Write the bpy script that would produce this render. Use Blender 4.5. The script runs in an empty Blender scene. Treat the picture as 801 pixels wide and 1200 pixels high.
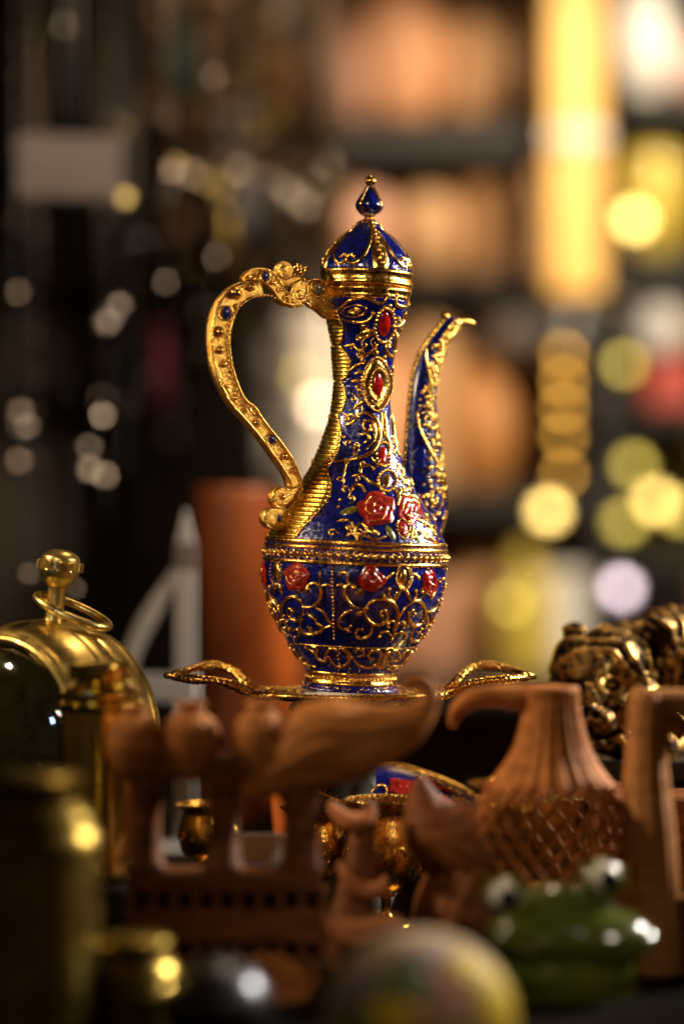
import bpy, math, random
from math import sin, cos, pi, radians, sqrt, asin, atan2
from mathutils import Vector, Matrix, noise
random.seed(7)
scene = bpy.context.scene
COL = scene.collection

# ------------------------------------------------------------------ camera, world, lamps, exposure
F = 2833.3          # focal length in photo pixels (85 mm lens, 36 mm tall frame, 1200 px)
S = 0.9443          # metres from the lens to the ewer
CZ = 0.16           # height of the lens above the table top
P = S / F           # metres per photo pixel at the ewer

cam_d = bpy.data.cameras.new('camera'); cam = bpy.data.objects.new('camera', cam_d); COL.objects.link(cam)
cam.location = (0, -S, CZ); cam.rotation_euler = (radians(90), 0, 0)
cam_d.lens = 85; cam_d.sensor_fit = 'VERTICAL'; cam_d.sensor_height = 36; cam_d.sensor_width = 24
cam_d.clip_start = 0.05; cam_d.clip_end = 60
cam_d.dof.use_dof = True; cam_d.dof.focus_distance = S - 0.018; cam_d.dof.aperture_fstop = 2.25
scene.camera = cam

world = bpy.data.worlds.new('World'); scene.world = world; world.use_nodes = True
wn = world.node_tree; bg = wn.nodes['Background']
bg.inputs[0].default_value = (0.42, 0.23, 0.11, 1); bg.inputs[1].default_value = 0.07

scene.view_settings.view_transform = 'Standard'; scene.view_settings.look = 'None'
scene.view_settings.exposure = 0; scene.view_settings.gamma = 1
scene.cycles.use_denoising = True
scene.cycles.max_bounces = 8
scene.cycles.sample_clamp_indirect = 6

def aim(o, target):
    o.rotation_euler = (Vector(target) - o.location).to_track_quat('-Z', 'Y').to_euler()
def area(name, loc, target, size, power, col):
    d = bpy.data.lights.new(name, 'AREA'); d.shape = 'DISK'; d.size = size; d.energy = power; d.color = col
    o = bpy.data.objects.new(name, d); COL.objects.link(o); o.location = loc; aim(o, target); return o
def spot(name, loc, target, power, col, ang, blend=.5, rad=.03):
    d = bpy.data.lights.new(name, 'SPOT'); d.energy = power; d.color = col; d.spot_size = radians(ang); d.spot_blend = blend
    d.shadow_soft_size = rad
    o = bpy.data.objects.new(name, d); COL.objects.link(o); o.location = loc; aim(o, target); return o
WARM = (1.0, .80, .55); WHITE = (1.0, .90, .76)
spot('lamp_key', (0.60, 0.20, 0.46), (0, 0, .20), 48, WHITE, 50, .6, .026)
spot('lamp_key_low', (0.66, -0.12, 0.40), (0.02, 0, .21), 14, WHITE, 26, .6, .022)
spot('lamp_left', (-0.56, -0.14, 0.44), (-.02, -.03, .145), 15, (1, .74, .46), 28, .6, .025)
spot('lamp_front', (-0.34, -1.15, 0.62), (-.01, 0, .22), 42, WARM, 11, .7, .13)
area('lamp_overhead', (0.10, 0.30, 0.80), (0, 0, .05), 0.10, 1.1, (1, .70, .40))
spot('lamp_shelf', (0.50, 0.35, 0.78), (0.17, 1.15, .18), 74, (1, .84, .60), 48, .5, .04)
spot('lamp_shelf_side', (-0.15, 0.30, 0.80), (0.10, 1.2, .30), 12, (1, .84, .66), 34, .6, .04)
spot('lamp_rail', (-0.02, 0.0, 0.62), (-0.10, .50, .2), 6.5, (1, .80, .60), 55, .8, .018)
spot('lamp_front_low', (0.42, -1.05, 0.62), (0.055, -.19, .03), 15, (1, .82, .60), 8.5, .7, .05)
spot('lamp_vase', (0.36, 0.24, 0.50), (-.10, .36, .12), 15, (1, .70, .40), 24, .7, .04)
spot('lamp_cool', (-0.40, -0.70, 0.26), (-.13, -.05, .075), 3.0, (.35, .6, 1.0), 11, .6, .03)

# ------------------------------------------------------------------ materials
def new_mat(name):
    m = bpy.data.materials.new(name); m.use_nodes = True
    return m, m.node_tree, m.node_tree.nodes['Principled BSDF']
def surf(name, col, rough=.5, metal=0, col2=None, nscale=60, bump=0, bscale=200, coat=0, spec=None, rvar=0, stretch=(1,1,1), sss=0, transm=0, ior=None):
    m, t, b = new_mat(name); N = t.nodes; L = t.links
    b.inputs['Base Color'].default_value = (*col, 1); b.inputs['Roughness'].default_value = rough
    b.inputs['Metallic'].default_value = metal; b.inputs['Coat Weight'].default_value = coat; b.inputs['Coat Roughness'].default_value = .06
    if spec is not None: b.inputs['Specular IOR Level'].default_value = spec
    if transm: b.inputs['Transmission Weight'].default_value = transm
    if ior: b.inputs['IOR'].default_value = ior
    tc = N.new('ShaderNodeTexCoord'); mp = N.new('ShaderNodeMapping'); mp.inputs['Scale'].default_value = stretch
    L.new(tc.outputs['Object'], mp.inputs[0])
    if col2:
        n = N.new('ShaderNodeTexNoise'); n.inputs['Scale'].default_value = nscale; n.inputs['Detail'].default_value = 5
        L.new(mp.outputs[0], n.inputs['Vector'])
        r = N.new('ShaderNodeValToRGB'); r.color_ramp.elements[0].position = .35; r.color_ramp.elements[1].position = .68
        r.color_ramp.elements[0].color = (*col, 1); r.color_ramp.elements[1].color = (*col2, 1)
        L.new(n.outputs[0], r.inputs[0]); L.new(r.outputs[0], b.inputs['Base Color'])
    if rvar:
        n = N.new('ShaderNodeTexNoise'); n.inputs['Scale'].default_value = nscale * 2; n.inputs['Detail'].default_value = 4
        L.new(mp.outputs[0], n.inputs['Vector'])
        r = N.new('ShaderNodeMapRange'); r.inputs[1].default_value = .3; r.inputs[2].default_value = .7
        r.inputs[3].default_value = max(.02, rough - rvar); r.inputs[4].default_value = rough + rvar
        L.new(n.outputs[0], r.inputs[0]); L.new(r.outputs[0], b.inputs['Roughness'])
    if bump:
        n = N.new('ShaderNodeTexNoise'); n.inputs['Scale'].default_value = bscale; n.inputs['Detail'].default_value = 4
        L.new(mp.outputs[0], n.inputs['Vector'])
        bp = N.new('ShaderNodeBump'); bp.inputs['Strength'].default_value = bump; bp.inputs['Distance'].default_value = .001
        L.new(n.outputs[0], bp.inputs['Height']); L.new(bp.outputs[0], b.inputs['Normal'])
    return m
M = {}
M['gold'] = surf('polished_gold', (1.0, .60, .14), .22, 1, (.62, .30, .05), 260, .2, 800, rvar=.10)
M['gold_matte'] = surf('matte_gold', (1.0, .60, .14), .31, 1, (.74, .36, .05), 420, .55, 2000, rvar=.08)
M['gold_rib'] = surf('yellow_gold', (.82, .56, .13), .25, 1, (.66, .42, .06), 260, .12, 900, rvar=.07)
M['enamel'] = surf('cobalt_enamel', (.002, .004, .05), .13, .15, (.005, .010, .20), 330, .5, 620, coat=.9, rvar=.09)
M['red'] = surf('red_enamel', (.42, .010, .004), .14, .1, (.14, .003, .002), 330, .1, 900, coat=1)
M['rose'] = surf('rose_enamel', (.36, .020, .014), .20, .15, (.16, .006, .004), 500, .15, 1200, coat=.8)
M['leaf'] = surf('green_enamel', (.05, .09, .015), .2, .3, (.25, .2, .03), 700, .1, 1200, coat=.8)
M['stone_blue'] = surf('dark_blue_stone', (.008, .012, .10), .12, 0, (.02, .02, .16), 300, coat=1)
M['stone_grey'] = surf('grey_stone', (.10, .08, .08), .2, 0, (.2, .17, .16), 400, coat=1)
M['brass'] = surf('aged_brass', (.70, .53, .18), .33, 1, (.46, .32, .08), 70, .12, 500, rvar=.10)
M['brass_dark'] = surf('dark_brass', (.36, .26, .05), .33, 1, (.22, .14, .03), 50, .15, 400, rvar=.10)
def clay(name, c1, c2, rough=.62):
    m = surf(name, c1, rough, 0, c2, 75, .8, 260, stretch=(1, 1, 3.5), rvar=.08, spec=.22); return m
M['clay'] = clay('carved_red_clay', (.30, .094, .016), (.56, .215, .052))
M['clay_shaded'] = clay('shaded_carved_clay', (.11, .031, .006), (.21, .066, .014), .5)  # clay darkened in its colour to stand in for shade
M['clay_pale'] = clay('pale_carved_clay', (.36, .14, .035), (.55, .25, .08)); M['clay_rose'] = clay('rosy_carved_clay', (.34, .11, .035), (.60, .24, .10))
M['terracotta'] = surf('orange_terracotta', (.66, .17, .028), .5, 0, (.52, .12, .018), 20, .1, 200)
M['terra_brown'] = surf('brown_glaze', (.24, .052, .010), .42, 0, (.34, .085, .016), 16, .1, 200)
M['cloth'] = surf('dark_table_cloth', (.006, .004, .003), .95, 0, (.009, .006, .004), 90, .4, 900, spec=.05)
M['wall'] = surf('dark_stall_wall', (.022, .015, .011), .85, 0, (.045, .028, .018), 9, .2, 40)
M['wall_lit'] = surf('lit_brown_stall_wall', (.46, .23, .09), .8, 0, (.28, .13, .05), 6, .2, 40)  # albedo raised so the wall behind the rack looks lit
M['shelf'] = surf('dark_shelf_wood', (.006, .004, .003), .7, 0, (.010, .006, .004), 15, .2, 90, stretch=(.3, 1, 1))
M['post'] = surf('golden_pine', (.85, .50, .13), .5, 0, (.72, .38, .08), 18, .2, 100, stretch=(1, 1, .2))
M['white'] = surf('white_paint', (.70, .67, .64), .45, 0, (.66, .62, .58), 30, .1, 200)
M['porcelain'] = surf('porcelain', (.82, .72, .62), .25, 0, (.74, .62, .52), 10, coat=.6)
M['card'] = surf('grey_card', (.26, .21, .19), .8, 0, (.22, .18, .16), 40)
M['string'] = surf('pale_string', (.30, .26, .22), .8)
M['silver'] = surf('silver_metal', (.58, .46, .36), .38, 1, (.5, .46, .42), 80, rvar=.08)
M['black'] = surf('black_lacquer', (.008, .007, .007), .4, 0)
M['dark_steel'] = surf('dark_steel', (.10, .11, .13), .35, 1, (.06, .06, .07), 60)
def plain(name, c, rough=.4, metal=0, c2=None, coat=0):
    M[name] = surf(name, c, rough, metal, c2 or tuple(v * .75 for v in c), 14, .1, 150, coat=coat)
plain('peach_clay', (.78, .36, .17), .6); plain('tan_clay', (.50, .27, .12), .6); plain('brown_clay', (.36, .17, .06), .6)
plain('amber_wood', (.46, .19, .05), .5); plain('pink_clay', (.60, .30, .19), .6)
plain('gold_ball', (.85, .68, .26), .42, 1); plain('amber_ball', (.60, .34, .07), .42, 1); plain('lime_ball', (.42, .37, .09), .45, 1); plain('lilac_ball', (.62, .56, .85), .4, 1)
plain('lime_glaze', (.55, .46, .04), .3, 0, coat=.5); plain('yellow_glaze', (.55, .40, .06), .4, 0, coat=.3); plain('red_box', (.45, .05, .03), .5)
plain('pink_glaze', (.75, .45, .40), .4); plain('lilac', (.55, .48, .68), .4); plain('grey_cloth', (.35, .34, .36), .7); plain('teal', (.05, .12, .10), .5)
plain('magenta', (.25, .02, .05), .5)
M['frog'] = surf('frog_green', (.045, .075, .006), .24, 0, (.10, .11, .010), 45, .15, 200, coat=.7)
M['frog_dark'] = surf('frog_mouth', (.02, .035, .008), .4)
M['eye_white'] = surf('eye_white', (.75, .74, .70), .2, coat=1)
M['pupil'] = surf('eye_pupil', (.006, .006, .006), .45, spec=.2)
M['dial'] = surf('clock_dial', (.10, .15, .14), .4, .1, (.20, .22, .13), 30, coat=.5)
M['pigment_yellow'] = surf('yellow_pigment', (.85, .60, .03), .55, 0, (.8, .52, .04), 60)
M['pigment_pink'] = surf('pink_pigment', (.55, .12, .12), .55, 0, (.5, .2, .16), 60)
M['pigment_green'] = surf('green_pigment', (.14, .22, .08), .55, 0, (.2, .28, .13), 60)
M['pigment_blue'] = surf('mauve_pigment', (.28, .22, .28), .55, 0, (.35, .30, .3), 60)
M['pale_paint'] = surf('pale_painted_clay', (.56, .40, .26), .55, 0, (.50, .34, .14), 35, .1, 150)
gm, gt, gb = new_mat('glass')   # thin clear watch glass: see-through with a mirror sheen that grows at the rim
tr_ = gt.nodes.new('ShaderNodeBsdfTransparent'); tr_.inputs[0].default_value = (.80, .90, .86, 1); gl_ = gt.nodes.new('ShaderNodeBsdfGlossy'); gl_.inputs['Roughness'].default_value = .05
lw_ = gt.nodes.new('ShaderNodeFresnel'); lw_.inputs[0].default_value = 1.9; mx_ = gt.nodes.new('ShaderNodeMixShader')
gt.links.new(lw_.outputs[0], mx_.inputs[0]); gt.links.new(tr_.outputs[0], mx_.inputs[1]); gt.links.new(gl_.outputs[0], mx_.inputs[2]); gt.links.new(mx_.outputs[0], gt.nodes['Material Output'].inputs[0]); M['glass'] = gm
M['brass_polished'] = surf('polished_brass', (.80, .62, .18), .13, 1, (.62, .46, .12), 90, .08, 500, rvar=.04)
# cast bronze, dark patina left in the grooves
bm_, bt, bb = new_mat('cast_bronze'); at_ = bt.nodes.new('ShaderNodeAttribute'); at_.attribute_name = 'patina'
cr = bt.nodes.new('ShaderNodeValToRGB'); cr.color_ramp.elements[0].color = (.022, .010, .004, 1); cr.color_ramp.elements[1].color = (.66, .38, .10, 1)
cr.color_ramp.elements[0].position = .35; cr.color_ramp.elements[1].position = .85
nz = bt.nodes.new('ShaderNodeTexNoise'); nz.inputs['Scale'].default_value = 420; nz.inputs['Detail'].default_value = 6
ad = bt.nodes.new('ShaderNodeMath'); ad.operation = 'MULTIPLY_ADD'; ad.inputs[1].default_value = .55
sb = bt.nodes.new('ShaderNodeMath'); sb.operation = 'SUBTRACT'; sb.inputs[1].default_value = .27
btc = bt.nodes.new('ShaderNodeTexCoord'); bt.links.new(btc.outputs['Object'], nz.inputs['Vector'])
bt.links.new(nz.outputs[0], ad.inputs[0]); bt.links.new(at_.outputs['Fac'], ad.inputs[2]); bt.links.new(ad.outputs[0], sb.inputs[0])
bt.links.new(sb.outputs[0], cr.inputs[0]); bt.links.new(cr.outputs[0], bb.inputs['Base Color'])
bb.inputs['Metallic'].default_value = .9; bb.inputs['Roughness'].default_value = .42
bbp = bt.nodes.new('ShaderNodeBump'); bbp.inputs['Strength'].default_value = .5; bbp.inputs['Distance'].default_value = .0008
bt.links.new(nz.outputs[0], bbp.inputs['Height']); bt.links.new(bbp.outputs[0], bb.inputs['Normal']); M['bronze'] = bm_

# ------------------------------------------------------------------ mesh helpers
def at(px, py, D, dd=0):
    """point of the photo pixel on the upright plane D metres from the lens, pushed dd pixels (at D) deeper"""
    return Vector(((px - 400.5) / F * D, D - S + dd / F * D, CZ - (py - 600) / F * D))

class MB:
    def __init__(s): s.v = []; s.f = []
    def add(s, vs, fs):
        o = len(s.v); s.v += [tuple(x) for x in vs]; s.f += [tuple(i + o for i in f) for f in fs]; return s
    def rings(s, rings, cap0=True, cap1=True, closed=False):
        n = len(rings[0]); vs = [p for r in rings for p in r]; fs = []
        m = len(rings)
        for i in range(m if closed else m - 1):
            a = i * n; b = ((i + 1) % m) * n
            for j in range(n): fs.append((a + j, a + (j + 1) % n, b + (j + 1) % n, b + j))
        if not closed:
            if cap0: fs.append(tuple(range(n - 1, -1, -1)))
            if cap1: fs.append(tuple((m - 1) * n + j for j in range(n)))
        return s.add(vs, fs)
    def tube(s, pts, r, seg=8, closed=False, flat=1.0, up=None):
        pts = [Vector(p) for p in pts]; n = len(pts)
        R = r if isinstance(r, (list, tuple)) else [r] * n
        rs = []; prev = None
        for i, p in enumerate(pts):
            a = pts[(i - 1) % n] if (closed or i > 0) else p; b = pts[(i + 1) % n] if (closed or i < n - 1) else p
            t = (b - a)
            t = t.normalized() if t.length > 1e-12 else Vector((0, 0, 1))
            if up is not None: u = Vector(up)
            else: u = prev if prev is not None else (Vector((0, 1, 0)) if abs(t.y) < .9 else Vector((1, 0, 0)))
            x = (u - t * u.dot(t))
            if x.length < 1e-9: x = t.orthogonal()
            x.normalize(); y = t.cross(x); prev = x
            rs.append([p + x * (cos(k * 2 * pi / seg) * R[i] * flat) + y * (sin(k * 2 * pi / seg) * R[i]) for k in range(seg)])
        return s.rings(rs, closed=closed)
    def ball(s, c, r, seg=10, rings=6, rot=None):
        c = Vector(c); r = Vector((r, r, r)) if not hasattr(r, '__len__') else Vector(r)
        vs = []; fs = []
        def tr(x, y, z):
            q = Vector((x * r.x, y * r.y, z * r.z))
            if rot is not None: q = rot @ q
            return c + q
        vs.append(tr(0, 0, 1))
        for i in range(1, rings):
            a = pi * i / rings
            for j in range(seg): b = 2 * pi * j / seg; vs.append(tr(sin(a) * cos(b), sin(a) * sin(b), cos(a)))
        vs.append(tr(0, 0, -1)); L = len(vs) - 1
        for j in range(seg): fs.append((0, 1 + j, 1 + (j + 1) % seg)); fs.append((L, 1 + (rings - 2) * seg + (j + 1) % seg, 1 + (rings - 2) * seg + j))
        for i in range(rings - 2):
            for j in range(seg):
                a = 1 + i * seg; b = a + seg
                fs.append((a + j, b + j, b + (j + 1) % seg, a + (j + 1) % seg))
        return s.add(vs, fs)
    def box(s, c, h, rot=None, bev=0.0):
        c = Vector(c); x, y, z = h; b = bev if bev else min(h) * .12
        rs = []
        for zz, k in ((-z, b), (-z + b, 0), (z - b, 0), (z, b)):
            ring = []
            for sx, sy in ((-1, -1), (1, -1), (1, 1), (-1, 1)):
                X = x - k; Y = y - k
                pts = [(sx * (X), sy * (Y - b)), (sx * (X - b), sy * Y)]
                if sx * sy > 0: pts = pts if False else pts[::1]
                if (sx, sy) in ((-1, -1), (1, 1)): pts = [pts[0], pts[1]]
                else: pts = [pts[1], pts[0]]
                for q in pts:
                    v = Vector((q[0], q[1], zz)); v = rot @ v if rot is not None else v; ring.append(c + v)
            rs.append(ring)
        return s.rings(rs)
    def lathe(s, c, prof, seg=48, flute=None, lean=0.0, sy=1.0):
        """prof: list of (z, r) in metres about the upright axis through c"""
        c = Vector(c); rs = []
        for z, r in prof:
            ring = []
            for j in range(seg):
                a = 2 * pi * j / seg; rr = r * (flute(a, z) if flute else 1)
                ring.append(c + Vector((cos(a) * rr + lean * z, sin(a) * rr * sy, z)))
            rs.append(ring)
        return s.rings(rs)

LAMP_SHELF = Vector((0.50, 0.35, 0.78)); LAMP_RAIL = Vector((-0.02, 0.0, 0.62)); EYE = Vector((0, -S, CZ))
def coin(mb, c, r, lamp, jit=0.0, thick=.16):
    """a slightly domed medal turned towards the light"""
    h = ((lamp - c).normalized() + (EYE - c).normalized()).normalized()
    h = (h + Vector((jit, 0, jit * .5))).normalized(); q = h.to_track_quat('Z', 'Y').to_matrix()
    return mb.ball(c, (r, r, r * thick), 24, 12, rot=q)
def smooth_prof(pts, n=4):
    """catmull-rom resample of a polyline of tuples"""
    out = []; m = len(pts)
    for i in range(m - 1):
        p0 = pts[max(i - 1, 0)]; p1 = pts[i]; p2 = pts[i + 1]; p3 = pts[min(i + 2, m - 1)]
        for k in range(n):
            t = k / n
            out.append(tuple(.5 * ((2 * b) + (-a + c) * t + (2 * a - 5 * b + 4 * c - d) * t * t + (-a + 3 * b - 3 * c + d) * t ** 3) for a, b, c, d in zip(p0, p1, p2, p3)))
    out.append(tuple(pts[-1])); return out

def link_mesh(name, mb, mat, parent=None, origin=None, smooth=True, kind=None, label=None):
    o0 = Vector(origin) if origin is not None else (parent_loc(parent) if parent else Vector((0, 0, 0)))
    me = bpy.data.meshes.new(name)
    me.from_pydata([tuple(Vector(v) - o0) for v in mb.v], [], mb.f); me.update()
    if smooth:
        me.polygons.foreach_set('use_smooth', [True] * len(me.polygons))
    me.materials.append(M[mat] if isinstance(mat, str) else mat)
    o = bpy.data.objects.new(name, me); COL.objects.link(o)
    if parent: o.parent = parent; o.location = (0, 0, 0)
    if origin is not None and not parent: o.location = o0
    if kind: o['kind'] = kind
    if label: o['label'] = label
    return o
def parent_loc(p):
    v = Vector((0, 0, 0))
    while p: v += p.location; p = p.parent
    return v
def sharp(o, ang=35):
    o.data.set_sharp_from_angle(angle=radians(ang)); return o
def thing(name, label, cat, loc, group=None):
    o = bpy.data.objects.new(name, None); COL.objects.link(o); o.location = loc; o.empty_display_size = .01
    o['label'] = label; o['category'] = cat
    if group: o['group'] = group
    return o
def tag(o, label, cat, group=None):
    o['label'] = label; o['category'] = cat
    if group: o['group'] = group
    return o
def struct(o): o['kind'] = 'structure'; return o

def vase(name, label, cat, cx, D, prof, mat, group=None, parts=(), flute=None, seg=48, dd=0, lean=0.0, sy=1.0):
    """prof: [(py, r_px)] from top to bottom; bottom of the list is its foot. Extra parts: (name, prof, mat)"""
    u = D / F; base = at(cx, prof[-1][0], D, dd)
    def mk(pr): 
        return MB().lathe(base, [((prof[-1][0] - y) * u, r * u) for y, r in smooth_prof(pr, 5)][::-1], seg, flute, lean, sy)
    if not parts:
        o = link_mesh(name, mk(prof), mat, origin=base); return tag(o, label, cat, group)
    r = thing(name, label, cat, base, group)
    link_mesh('body', mk(prof), mat, r)
    for nm, pr, mt in parts: link_mesh(nm, mk(pr), mt, r)
    return r

# ------------------------------------------------------------------ the setting
def slab(name, x0, x1, y0, y1, z0, z1, mat, kind='structure'):
    o = link_mesh(name, MB().box(((x0 + x1) / 2, (y0 + y1) / 2, (z0 + z1) / 2), ((x1 - x0) / 2, (y1 - y0) / 2, (z1 - z0) / 2), bev=.001), mat, origin=((x0 + x1) / 2, (y0 + y1) / 2, z0), smooth=False)
    if kind: o['kind'] = kind
    return o
slab('floor', -3, 3, -3, 3, -.80, -.75, 'wall')
slab('table', -.75, .75, -.50, .48, -.03, 0, 'cloth')
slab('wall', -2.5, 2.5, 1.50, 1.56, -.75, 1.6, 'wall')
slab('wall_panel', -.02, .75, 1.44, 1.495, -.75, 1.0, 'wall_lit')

# ------------------------------------------------------------------ the enamelled ewer
LEAN = math.atan(24 / 603.0); BX, BY = 410.0, 808.0
JB = at(BX, BY, S)                              # middle of the foot
AX = Vector((sin(LEAN), 0, cos(LEAN)))          # its leaning axis
XX = Vector((cos(LEAN), 0, -sin(LEAN)))
HANDLE_YAW = radians(30)
def jl(x, y, z):                                # jug-local pixels to world
    return JB + XX * (x * P) + Vector((0, 1, 0)) * (y * P) + AX * (z * P)
def jinv(w):
    d = w - JB; return d.dot(XX) / P, d.y / P, d.dot(AX) / P
def yz(py): return (BY - py) / cos(LEAN) - 0.0
BODY = [(352, 50.5), (362, 48), (373, 44.6), (386, 41.5), (400, 38.4), (420, 35.8), (435, 34.0), (447, 33.0), (460, 33), (471, 33.8), (483, 35.2), (495, 37.3), (518, 43.5), (542, 52.5), (555, 58.5), (572, 68), (585, 76.5), (600, 87), (612, 94.5), (625, 101), (634, 104.5)]
BOWL = [(634, 105.5), (660, 106.5), (672, 107), (684, 106), (700, 102.5), (712, 98.5), (724, 93.5), (738, 86), (754, 76), (766, 67.5), (777, 59.5), (787, 53)]
PROF = sorted([(yz(y) if False else BY - y, r) for y, r in smooth_prof(BODY, 4) + smooth_prof(BOWL, 4)])
LIDP = [(258, 9), (262, 11.5), (270, 19), (277, 27.5), (284, 35), (294, 43.5), (304, 49.5), (313, 52.8), (320, 53.4)]
PROFL = sorted((BY - y, r) for y, r in smooth_prof(LIDP, 4))
def rad(z, prof=None):
    pr = prof or (PROFL if z > BY - 320.5 else PROF)
    if z <= pr[0][0]: return pr[0][1]
    if z >= pr[-1][0]: return pr[-1][1]
    lo, hi = 0, len(pr) - 1
    while hi - lo > 1:
        m = (lo + hi) // 2
        if pr[m][0] <= z: lo = m
        else: hi = m
    a, b = pr[lo], pr[hi]; t = (z - a[0]) / max(1e-9, b[0] - a[0]); return a[1] + (b[1] - a[1]) * t
def J(px, py, h=0.0):
    """the point of the ewer's surface seen at photo pixel (px, py), raised h pixels off it"""
    D = S - .02
    for _ in range(6):
        x, y, z = jinv(at(px, py, D)); r = rad(z)
        xx = max(-r * .995, min(r * .995, x)); D += (-sqrt(r * r - xx * xx) - y) * P * .9
    th = asin(max(-.995, min(.995, x / r)))
    return JS(th, z, h)
def JS(th, z, h=0.0):                           # th 0 = towards the camera, + = to the right
    r = rad(z) + h; return jl(r * sin(th), -r * cos(th), z)
MTH = -pi / 2 + HANDLE_YAW                      # the angle th of the handle's plane
def mirror_pt(w):
    x, y, z = jinv(Vector(w)); n = (cos(MTH), sin(MTH))   # normal of the handle plane in (x, y); the plane holds dir (sin th, -cos th)
    k = x * n[0] + y * n[1]; return jl(x - 2 * k * n[0], y - 2 * k * n[1], z)
ewer = thing('ewer', 'tall gold and cobalt blue enamelled ewer with red roses standing on its tray', 'ewer', JB)
def jl_lathe(prof, seg=96, flute=None):
    mb = MB(); rs = []
    for y, r in prof:
        ring = []
        for j in range(seg):
            a = 2 * pi * j / seg; rr = r * (flute(a, y) if flute else 1); ring.append(jl(cos(a) * rr, sin(a) * rr, BY - y))
        rs.append(ring)
    return mb.rings(rs[::-1])
body = link_mesh('body', jl_lathe(smooth_prof(BODY, 5)), 'enamel', ewer)
bowl = link_mesh('bowl', jl_lathe(smooth_prof(BOWL, 5)), 'enamel', ewer)
def cycle_th(t): return (t + pi) % (2 * pi) - pi
def both(name, mb, mat, parent, mirror=True, kind=None, label=None):
    o = link_mesh(name, mb, mat, parent, kind=kind, label=label)
    if mirror:
        # same ornament on the far side, mirrored about the plane of handle and spout
        c = sum((Vector(v) for v in mb.v), Vector()) / len(mb.v); x, y, z = jinv(c)
        th = atan2(x, -y)
        if th > MTH + .12:
            m2 = MB(); m2.add([mirror_pt(v) for v in mb.v], [f[::-1] for f in mb.f])
            link_mesh(name, m2, mat, parent, kind=kind, label=label)
    return o
def Zc(x0, y0, k): return lambda p: (x0 + p[0] / k, y0 + p[1] / k)
A_ = Zc(300, 640, 6.1615); B_ = Zc(400, 640, 6.1615); C_ = Zc(375, 330, 6.675); D_ = Zc(375, 480, 5.006); E_ = Zc(370, 400, 4.216); G_ = Zc(360, 190, 3.814)
def scroll(T, pts, w=1.25, parent=bowl, name='scroll', mat='gold', taper=.45, endball=0.0, h=.2, n=5):
    q = smooth_prof([T(p) for p in pts], n); m = len(q)
    w *= 1.45; h += .3
    R = [w * P * (taper + (1 - taper) * min(1, 3.2 * min(i, m - 1 - i) / m)) for i in range(m)]
    mb = MB().tube([J(x, y, h) for x, y in q], R, 8)
    if endball: mb.ball(J(*q[-1], h + .3), endball * P, 8, 6)
    return both(name, mb, mat, parent)
def beads(T, pts, r=1.3, parent=bowl, h=.5, name='bead_row', mat='gold', mirror=True):
    mb = MB()
    for p in pts: mb.ball(J(*T(p), h + .5), r * 1.35 * P, 8, 6)
    return both(name, mb, mat, parent, mirror=mirror, kind='stuff')
def ell(c, rx, ry, n, a0=0, rot=0):
    out = []
    for k in range(n):
        a = a0 + 2 * pi * k / n; x = rx * cos(a); y = ry * sin(a)
        out.append((c[0] + x * cos(rot) - y * sin(rot), c[1] + x * sin(rot) + y * cos(rot)))
    return out
def relief(T, c, rx, ry, hf, mat, parent, name, outline=None, rot=0, nr=10, na=28, label=None):
    """a raised plaque on the surface: hf(t, a) is its height in pixels at radius t and angle a"""
    mb = MB(); rs = []; cx, cy = c
    for i in range(nr + 1):
        t = max(.02, 1 - i / nr); ring = []
        for k in range(na):
            a = 2 * pi * k / na; o = outline(a) if outline else 1
            x = rx * t * o * cos(a); y = ry * t * o * sin(a)
            x, y = x * cos(rot) - y * sin(rot), x * sin(rot) + y * cos(rot)
            ring.append(J(*T((cx + x, cy + y)), hf(t, a)))
        rs.append(ring)
    mb.rings(rs, cap0=False)
    return both(name, mb, mat, parent, label=label)
def cabochon(T, c, rx, ry, parent, name='red_stone', mat='red', hh=2.6, rot=0, outline=None):
    return relief(T, c, rx, ry, lambda t, a: .3 + hh * sqrt(max(0, 1 - t * t)), mat, parent, name, outline, rot, 8, 24)
def rosehf(seed, hh=2.2):
    def f(t, a):
        sp = (a / (2 * pi) * 1.0 + t * 2.6 + seed) % 1.0
        lob = .5 + .5 * cos(a * 5 + t * 6 + seed * 9)
        return .3 + hh * (1 - t ** 2.4) * .75 + 2.2 * (1 - abs(2 * sp - 1)) * (1 - t * .3) + .8 * lob * t * (1 - t) * 3
    return f
def rose(T, c, rx, ry, parent, seed=.2, rot=0, hh=2.2, mat='rose'):
    r_ = relief(T, c, rx, ry, rosehf(seed, hh), mat, parent, 'rose', lambda a: 1 + .09 * cos(5 * a + seed * 7) + .04 * cos(9 * a), rot, 16, 48)
    # fine gold cell lines between the petals
    for k in range(3):
        pts = []
        for i in range(7):
            t = .25 + .55 * (i / 6) ** .8; a = 2.1 * k + seed * 5 + i * .42
            x = rx * t * cos(a); y = ry * t * sin(a); pts.append((c[0] + x, c[1] + y))
        q = smooth_prof([T(p) for p in pts], 4)
        both('petal_line', MB().tube([J(x, y, 2.7 + (.9 - i / len(q)) * 1.2) for i, (x, y) in enumerate(q)], (.55 if mat == 'rose' else .45) * P, 6), 'gold' if mat == 'rose' else mat, parent)
    return r_
def leafp(T, a, b, w, parent, mat='gold', name='leaf', hh=1.8):
    c = ((a[0] + b[0]) / 2, (a[1] + b[1]) / 2); L = math.hypot(b[0] - a[0], b[1] - a[1]) / 2; rot = atan2(b[1] - a[1], b[0] - a[0])
    return relief(T, c, L, w, lambda t, ang: .3 + hh * (1 - t ** 2) * (.75 + .25 * cos(t * cos(ang) * 16)), mat, parent, name,
                  lambda ang: (1 - .22 * abs(sin(ang)) ** 3) * (1 - .06 * abs(sin(2 * ang))), rot, 8, 24)

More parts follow.
